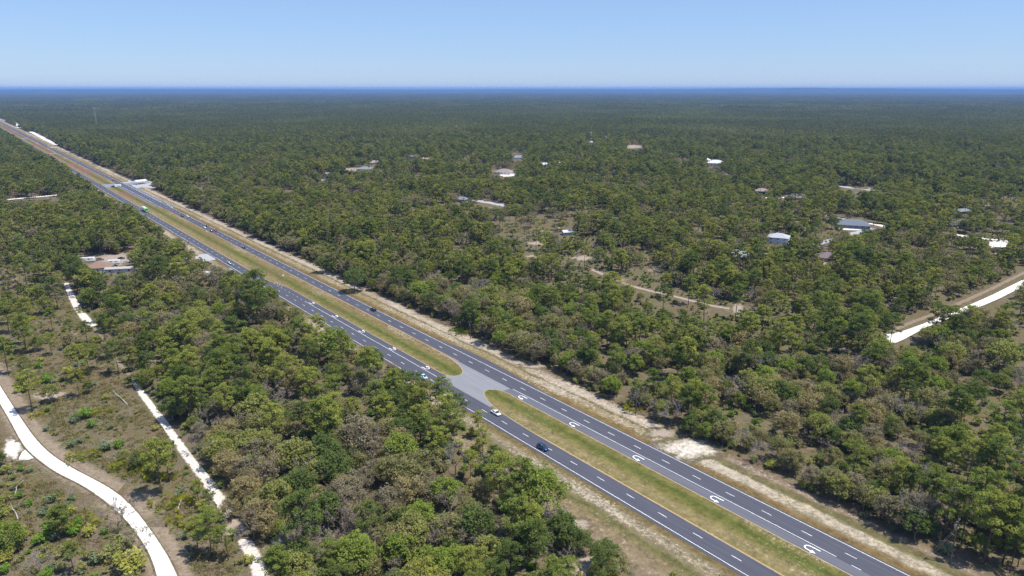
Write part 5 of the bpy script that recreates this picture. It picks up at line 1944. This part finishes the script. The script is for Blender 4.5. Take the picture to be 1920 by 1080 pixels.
sH = np.where(so & ~sb, 0.7 + 1.7 * RNG.random(len(sx)) ** 2, 1.0 + 2.3 * RNG.random(len(sx)) ** 1.3)
k = crown_hits(sx, sy, sH * 0.1, sH, sH * 0.5) < 0.3
sx, sy, so, sb, sH = sx[k], sy[k], so[k], sb[k], sH[k]

gx, gy = np.meshgrid(np.arange(-330, 30, 1.9), np.arange(120, 480, 1.9))
tx = (gx + RNG.uniform(-0.5, 0.5, gx.shape) * 1.9).ravel()
ty = (gy + RNG.uniform(-0.5, 0.5, gy.shape) * 1.9).ravel()
tpx, tpy = proj(tx, ty, np.zeros(len(tx)))
cl = vnoise(tx / 6, ty / 6, 51)
k = in_poly(tpx, tpy, OPEN_PX) & ~blocked(tx, ty, 0.3) & (RNG.random(len(tx)) < 0.05 + 0.5 * (cl > 0.55)) & (tpx > -60)
tx, ty = tx[k], ty[k]
tH = 0.25 + 0.6 * RNG.random(len(tx)) ** 1.5

# ------------------------------------------------------------------ the largest in the picture become single objects
NSINGLE = {"pine": 300, "oak": 260, "tan": 260, "bare": 90}
REST = {}
for ki, kd in enumerate(KN):
    sel = np.where(kind == ki)[0]
    cx_, cy_ = proj(x[sel], y[sel], Hs[sel] * 0.6)
    inframe = (cx_ > -25) & (cx_ < 1945) & (cy_ < 1095) & (cy_ > 150)
    size = Hs[sel] / np.sqrt(r[sel] ** 2 + CAM_H ** 2) * inframe
    n = NSINGLE[kd] - sum(1 for p in PLACED if p[0] == kd)
    order = np.argsort(-size)
    one, rest = sel[order[:n]], sel[order[n:]]
    for i in one:
        plant(kd, float(x[i]), float(y[i]), float(Hs[i]))
    coll, start = source_collection(kd)
    rr = r[rest]
    lod = np.where(rr < 420, 0, np.where(rr < 900, 1, 2))
    nv = np.array(NVAR[kd])
    idx = np.array(start)[lod] + (RNG.random(len(rest)) * nv[lod]).astype(int)
    nm = {"pine": "forest_pine_trees", "oak": "forest_oak_trees", "tan": "forest_budding_oaks", "bare": "forest_bare_trees"}[kd]
    o = scatter(nm, np.c_[x[rest], y[rest], np.zeros(len(rest))], idx, RNG.random(len(rest)) * 6.28, Hs[rest] / BASE_H[kd], coll)
    tag(o, {"pine": "countless green pines of the woods stretching away", "oak": "countless green oaks of the woods stretching away", "tan": "countless tan budding oaks of the woods",
            "bare": "countless bare grey trees scattered in the woods"}[kd], None, None, "stuff")
# shrubs
size = sH / np.hypot(sx, sy) * np.where(so, 1.0, 0.35)
spx, spy = proj(sx, sy, sH)
size *= (spx > -10) & (spx < 1930) & (spy < 1085)
order = np.argsort(-size)
n = 240 - sum(1 for p in PLACED if p[0] == "shrub")
for i in order[:n]:
    plant("shrub", float(sx[i]), float(sy[i]), float(sH[i]))
rest = order[n:]
coll, start = source_collection("shrub")
rr = np.hypot(sx[rest], sy[rest])
lod = np.where(rr < 300, 0, 1)
idx = np.array(start)[lod] + (RNG.random(len(rest)) * np.array(NVAR["shrub"])[lod]).astype(int)
idx = np.r_[idx, start[1] + (RNG.random(len(tx)) * NVAR["shrub"][1]).astype(int)]
qx, qy, qh = np.r_[sx[rest], tx], np.r_[sy[rest], ty], np.r_[sH[rest], tH]
o = scatter("forest_shrubs", np.c_[qx, qy, np.zeros(len(qx))], idx, RNG.random(len(qx)) * 6.28, qh / BASE_H["shrub"], coll)
tag(o, "low green and olive undergrowth between the trees", None, None, "stuff")

gx, gy = np.meshgrid(np.arange(-330, 40, 1.35), np.arange(118, 420, 1.35))
wx = (gx + RNG.uniform(-0.5, 0.5, gx.shape) * 1.35).ravel()
wy = (gy + RNG.uniform(-0.5, 0.5, gy.shape) * 1.35).ravel()
wpx, wpy = proj(wx, wy, np.zeros(len(wx)))
cl = vnoise(wx / 7, wy / 7, 71) * 0.6 + vnoise(wx / 2.6, wy / 2.6, 72) * 0.4
k = in_poly(wpx, wpy, OPEN_PX) & (wpx > -50) & (wpy < 1110) & ~blocked(wx, wy, 0.0) & (RNG.random(len(wx)) < np.where(cl > 0.5, 0.75, 0.16))
wx, wy = wx[k], wy[k]
coll, start = source_collection("grass")
o = scatter("dry_grass", np.c_[wx, wy, np.zeros(len(wx))], (RNG.random(len(wx)) * 4).astype(int), RNG.random(len(wx)) * 6.28, 0.6 + 1.1 * RNG.random(len(wx)), coll)
tag(o, "dry tan and olive grass tufts over the open ground", None, None, "stuff")

# ------------------------------------------------------------------ far forest: clumps of many trees
def gen_clump(seed, far, fam):
    rng = np.random.default_rng(seed)
    S = 46.0
    parts = {0: Leaves(), 1: Leaves(), 2: Leaves()}
    mix = np.array([[0.80, 0.15, 0.05], [0.48, 0.30, 0.22], [0.28, 0.27, 0.45]][fam]) + rng.random(3) * 0.08
    mix /= mix.sum()
    n = 62
    for i in range(n):
        cx, cy = rng.uniform(-S / 2, S / 2, 2)
        kd = rng.choice(3, p=mix)
        hue = rng.random()
        tone = rng.uniform(-0.06, 0.30) + (-0.14, 0.0, 0.24)[fam]  # low base tone paints in self-shadow coarse clumps lack; family shift is leaf colour
        if kd == 0:
            H = rng.uniform(10, 19)
            w = H * 0.19
            for q in range(4):
                u = rng.random()
                a = rng.random() * 6.28
                d = w * rng.uniform(0.2, 0.75)
                parts[0].cloud(rng, (cx + math.cos(a) * d, cy + math.sin(a) * d, H * (0.55 + 0.4 * u)), (w * 0.55, w * 0.55, w * 0.42), 9 if not far else 6, 1.15 if not far else 1.6, tone + rng.normal() * 0.1, hue)
        else:
            H = rng.uniform(5, 10.5)
            w = H * 0.45
            for q in range(5):
                a = rng.random() * 6.28
                d = w * rng.uniform(0.2, 0.8)
                parts[kd].cloud(rng, (cx + math.cos(a) * d, cy + math.sin(a) * d, H * rng.uniform(0.4, 0.85)), (w * 0.5, w * 0.5, w * 0.35), 8 if not far else 5, 1.2 if not far else 1.7, tone + rng.normal() * 0.1, hue)
    pr = []
    for q in range(3):
        if parts[q].c:
            v, t, h = parts[q].arrays(rng)
            pr.append((v, t, h, q))
    return tri_mesh("forest_clump", pr, [M["pine"], M["oak"], M["tan"]])


cc = bpy.data.collections.new("sources_clump")
for i in range(12):
    cc.objects.link(bpy.data.objects.new("forest_clump_%02d" % i, gen_clump(500 + i, i >= 6, (i % 6) // 2)))
pts = []
R0, R1, R2 = 1660, 4200, 15000
for (a, b, st) in ((R0, R1, 42.0), (R1, R2, 54.0)):
    gx, gy = np.meshgrid(np.arange(-0.80 * b, 0.80 * b, st), np.arange(a * 0.75, b, st))
    X = (gx + RNG.uniform(-.3, .3, gx.shape) * st).ravel()
    Y = (gy + RNG.uniform(-.3, .3, gy.shape) * st).ravel()
    rr = np.hypot(X, Y)
    k = (rr >= a) & (rr < b) & (np.abs(X) < Y * 0.78 + 60)
    tt = ST(X, Y)[1]
    k &= (tt > 42) | (tt < -62)
    pts.append(np.c_[X[k], Y[k], (rr[k] > R1)])
pts = np.concatenate(pts)
k = RNG.random(len(pts)) > 0.05
pts = pts[k]
# protect far open ground shown in the photo
hit = crown_hits(pts[:, 0], pts[:, 1], np.full(len(pts), 2.0), np.full(len(pts), 16.0), np.full(len(pts), 20.0))
pts = pts[hit < 0.2]
far = pts[:, 2] > 0.5
hv = vnoise(pts[:, 0] / 260, pts[:, 1] / 420, 31)
fv = vnoise(pts[:, 0] / 190, pts[:, 1] / 300, 33) * 0.7 + RNG.random(len(pts)) * 0.3
idx = np.where(fv < 0.47, 0, np.where(fv < 0.66, 2, 4)) + (RNG.random(len(pts)) < 0.5) + np.where(far, 6, 0)
o = scatter("distant_forest", np.c_[pts[:, 0], pts[:, 1], np.zeros(len(pts))], idx, RNG.random(len(pts)) * 6.28, np.where(far, 1.25, 1.0) * (0.72 + 0.4 * hv + 0.22 * RNG.random(len(pts))), cc)
tag(o, "unbroken dark green forest reaching the horizon", None, None, "stuff")

# wooded rises on the horizon
def hills():
    nr, na = 70, 520
    rr = np.geomspace(13500, 44000, nr)
    aa = np.linspace(-0.72, 0.72, na)
    A, RR = np.meshgrid(aa, rr)
    X, Y = np.sin(A) * RR, np.cos(A) * RR
    base = 9 + 6 * RNG.random(X.shape)
    pxx = 960 + FPX * np.tan(A) * 1.03
    ridge = 58 + 30 * vnoise(pxx / 260, pxx * 0 + 1, 41) + 14 * vnoise(pxx / 70, pxx * 0 + 2, 42) + 44 * np.exp(-((pxx - 1560) / 260) ** 2) + 22 * np.exp(-((pxx - 1500) / 50) ** 2)
    prof = np.exp(-((RR - 24000) / 4500) ** 2)
    ridge2 = 62 + 44 * vnoise(pxx / 330 + 5, pxx * 0 + 4, 43)
    prof2 = np.clip((RR - 28000) / 12000, 0, 1)
    Z = base + ridge * prof * (0.9 + 0.1 * vnoise(X / 900, Y / 900, 44)) + ridge2 * prof2
    Z = np.where(Z > 118, 118 + (Z - 118) * 0.9, Z)
    vs = np.stack([X, Y, Z], -1).reshape(-1, 3)
    q = np.arange(nr * na).reshape(nr, na)
    fs = np.stack([q[:-1, :-1], q[:-1, 1:], q[1:, 1:], q[1:, :-1]], -1).reshape(-1, 4)
    me = bpy.data.meshes.new("hills")
    me.from_pydata(vs.tolist(), [], fs.tolist())
    m, nt, out = new_mat("wooded_hills")
    kk = NT(nt)
    geo = kk.n("ShaderNodeNewGeometry")
    f = kk.noise(geo.outputs["Position"], 0.0016, 5, 0.7)
    diffuse_out(kk, out, kk.ramp(f, [(0.35, (0.022, 0.032, 0.010)), (0.58, (0.045, 0.055, 0.018)), (0.70, (0.20, 0.175, 0.11))]))
    me.materials.append(m)
    me.update()
    if me.polygons[0].normal.z < 0:
        me.flip_normals()
    return tag(link_mesh("hills", me), "low wooded rises along the horizon", None, None, "structure")


hills()

# ------------------------------------------------------------------ labels of the single plants
LM += [("the first far-lane arrow", *P(70.8, -9)), ("the third far-lane arrow", *P(10.9, -9)), ("the fifth far-lane arrow", *P(-49.4, -9)), ("the first near-lane arrow", *P(120.4, -22.3)),
       ("the third near-lane arrow", *P(181, -22.3)), ("the fifth near-lane arrow", *P(242, -22.3)), ("the near median nose", *P(85, -15)), ("the far median nose", *P(105, -15)),
       ("the bright sand washout", *G(1290, 842)), ("the white road junction", *G(1675, 635)), ("the sand track end patch", *G(174, 607)), ("the curving white road bend", *G(105, 870)),
       ("the lower sand track end", *G(480, 1050)), ("the mid sand track", *G(340, 845)), ("the sand track start", *G(255, 715)), ("the white spur", *G(30, 850)),
       ("the pale grey bare tree", *G(536, 765)), ("the round dark oak", *G(1132, 1070)), ("the right brown clearing", *G(1700, 845)), ("the rusty litter clearing", *G(460, 828)),
       ("the sandy clearing", *G(1384, 580)), ("the pinkish bank", *G(1250, 790)), ("the white sand scrape", *G(1085, 985)), ("the concrete apron", *G(385, 483)),
       ("the large grey bare tree", *G(1704, 996)), ("the bright green lone oak", *G(20, 1035)), ("the sandy bank", *G(1012, 684)), ("the fallen trunk", *G(225, 750)), ("the lower white road end", *G(315, 1080))]
ORD = ["closest", "second closest", "third closest", "fourth closest", "fifth closest", "sixth closest", "seventh closest", "eighth closest", "ninth closest", "tenth closest", "eleventh closest", "twelfth closest"]
WORD = {"pine": ("pine", "tree"), "oak": ("leafy oak", "tree"), "tan": ("budding oak", "tree"), "bare": ("bare tree", "tree"), "shrub": ("shrub", "shrub"), "palm": ("palmetto", "palmetto")}
GRP = {"pine": "pines of the near woods", "oak": "green oaks of the near woods", "tan": "budding oaks of the near woods", "bare": "bare trees of the near woods", "shrub": "shrubs on open ground", "palm": "palmettos"}
BIG = {"pine": 15.5, "oak": 9.0, "tan": 8.3, "bare": 8.3, "shrub": 2.2, "palm": 9}


def ordinal(i):
    return ORD[i] if i < len(ORD) else "%dth closest" % (i + 1) if (i + 1) % 10 not in (1, 2, 3) or 10 < (i + 1) % 100 < 14 else "%d%s closest" % (i + 1, {1: "st", 2: "nd", 3: "rd"}[(i + 1) % 10])


rank_groups = {}
for p in PLACED:
    kd, X, Y, H, lk, ob, lab, grp = p
    if lab:
        tag(ob, lab, WORD[kd][1], grp or (None if kd == "palm" else GRP[kd]))
    rank_groups.setdefault((kd, lk), []).append(p)
for (kd, lk), lst in rank_groups.items():
    xy = np.array([(p[1], p[2]) for p in lst])
    ll = np.array([(q[1], q[2]) for q in LM])
    dd = np.linalg.norm(xy[:, None] - ll[None], axis=2)
    rank = dd.argsort(0).argsort(0)
    for i, p in enumerate(lst):
        if p[6]:
            continue
        j = int(np.lexsort((dd[i], rank[i]))[0])
        tall = "tall " if p[3] > BIG[kd] else ("low " if kd == "shrub" else "")
        tag(p[5], "%s%s %s, %s of its colour to %s" % (tall, LOOK[kd][lk][0], WORD[kd][0], ordinal(int(rank[i, j])), LM[j][0]), WORD[kd][1], GRP[kd])

# ------------------------------------------------------------------ air
def haze():
    a = MB()
    x0, x1, y0, y1, z0, z1 = -46500, 46500, -46500, 46500, -1.0, 156.0
    a.box(((x0 + x1) / 2, (y0 + y1) / 2, (z0 + z1) / 2), (x1 - x0, y1 - y0, z1 - z0))
    m = bpy.data.materials.new("thin_blue_air")
    m.use_nodes = True
    nt = m.node_tree
    nt.nodes.clear()
    out = nt.nodes.new("ShaderNodeOutputMaterial")
    v = nt.nodes.new("ShaderNodeVolumePrincipled")
    v.inputs["Color"].default_value = (0.30, 0.52, 1.0, 1)
    v.inputs["Density"].default_value = HAZE_D
    nt.links.new(v.outputs[0], out.inputs["Volume"])
    o = a.build("haze", m)
    return tag(o, "thin blue haze fading the far woods", None, None, "stuff")


HAZE_D = 5.5e-5
haze()

# ------------------------------------------------------------------ light, sky, camera
SUN_EL, SUN_AZ = R(66), math.atan2(0.93, -0.36)
w = bpy.data.worlds.new("World")
scene.world = w
w.use_nodes = True
nt = w.node_tree
bg = nt.nodes["Background"]
sky = nt.nodes.new("ShaderNodeTexSky")
sky.sky_type = "NISHITA"
sky.sun_disc = False
sky.sun_elevation = SUN_EL
sky.sun_rotation = SUN_AZ
sky.altitude = 100
sky.air_density = 1.0
sky.dust_density = 0.1
sky.ozone_density = 2.0
mx = nt.nodes.new("ShaderNodeMix")
mx.data_type = "RGBA"
mx.blend_type = "MULTIPLY"
mx.inputs[0].default_value = 1.0
mx.inputs[7].default_value = (0.66, 0.77, 1.0, 1)
nt.links.new(sky.outputs[0], mx.inputs[6])
pale = nt.nodes.new("ShaderNodeMix")          # thin even veil over the clear sky
pale.data_type = "RGBA"
pale.inputs[0].default_value = 0.54
pale.inputs[7].default_value = (2.18, 3.36, 5.55, 1)
nt.links.new(mx.outputs[2], pale.inputs[6])
nt.links.new(pale.outputs[2], bg.inputs[0])
bg.inputs[1].default_value = 0.10
sun = bpy.data.lights.new("sun", "SUN")
sun.energy = 4.0
sun.angle = R(0.53)
sun.color = (1.0, 0.95, 0.87)
so_ = bpy.data.objects.new("sun", sun)
COL.objects.link(so_)
dv = Vector((math.sin(SUN_AZ) * math.cos(SUN_EL), math.cos(SUN_AZ) * math.cos(SUN_EL), math.sin(SUN_EL)))
so_.rotation_euler = dv.to_track_quat("Z", "Y").to_euler()
so_.location = dv * 300

cam = bpy.data.cameras.new("camera")
cam.sensor_width = 36
cam.lens = FPX / 1920 * 36
cam.clip_start = 1.0
cam.clip_end = 120000
co = bpy.data.objects.new("camera", cam)
COL.objects.link(co)
co.location = (0, 0, CAM_H)
co.rotation_euler = (math.pi / 2 - PITCH, 0, 0)
scene.camera = co
scene.view_settings.view_transform = "Standard"
scene.view_settings.look = "None"
scene.view_settings.exposure = 0.62
scene.view_settings.gamma = 1.0
c = scene.cycles
c.max_bounces = 6
c.diffuse_bounces = 4
c.glossy_bounces = 2
c.transmission_bounces = 2
c.volume_bounces = 0
c.use_denoising = True
c.denoiser = "OPENIMAGEDENOISE"
c.denoising_input_passes = "RGB_ALBEDO_NORMAL"
c.denoising_prefilter = "NONE"
c.use_light_tree = False
print("placed", len(PLACED), "forest", len(x), "shrubs", len(sx), "clumps", len(pts))
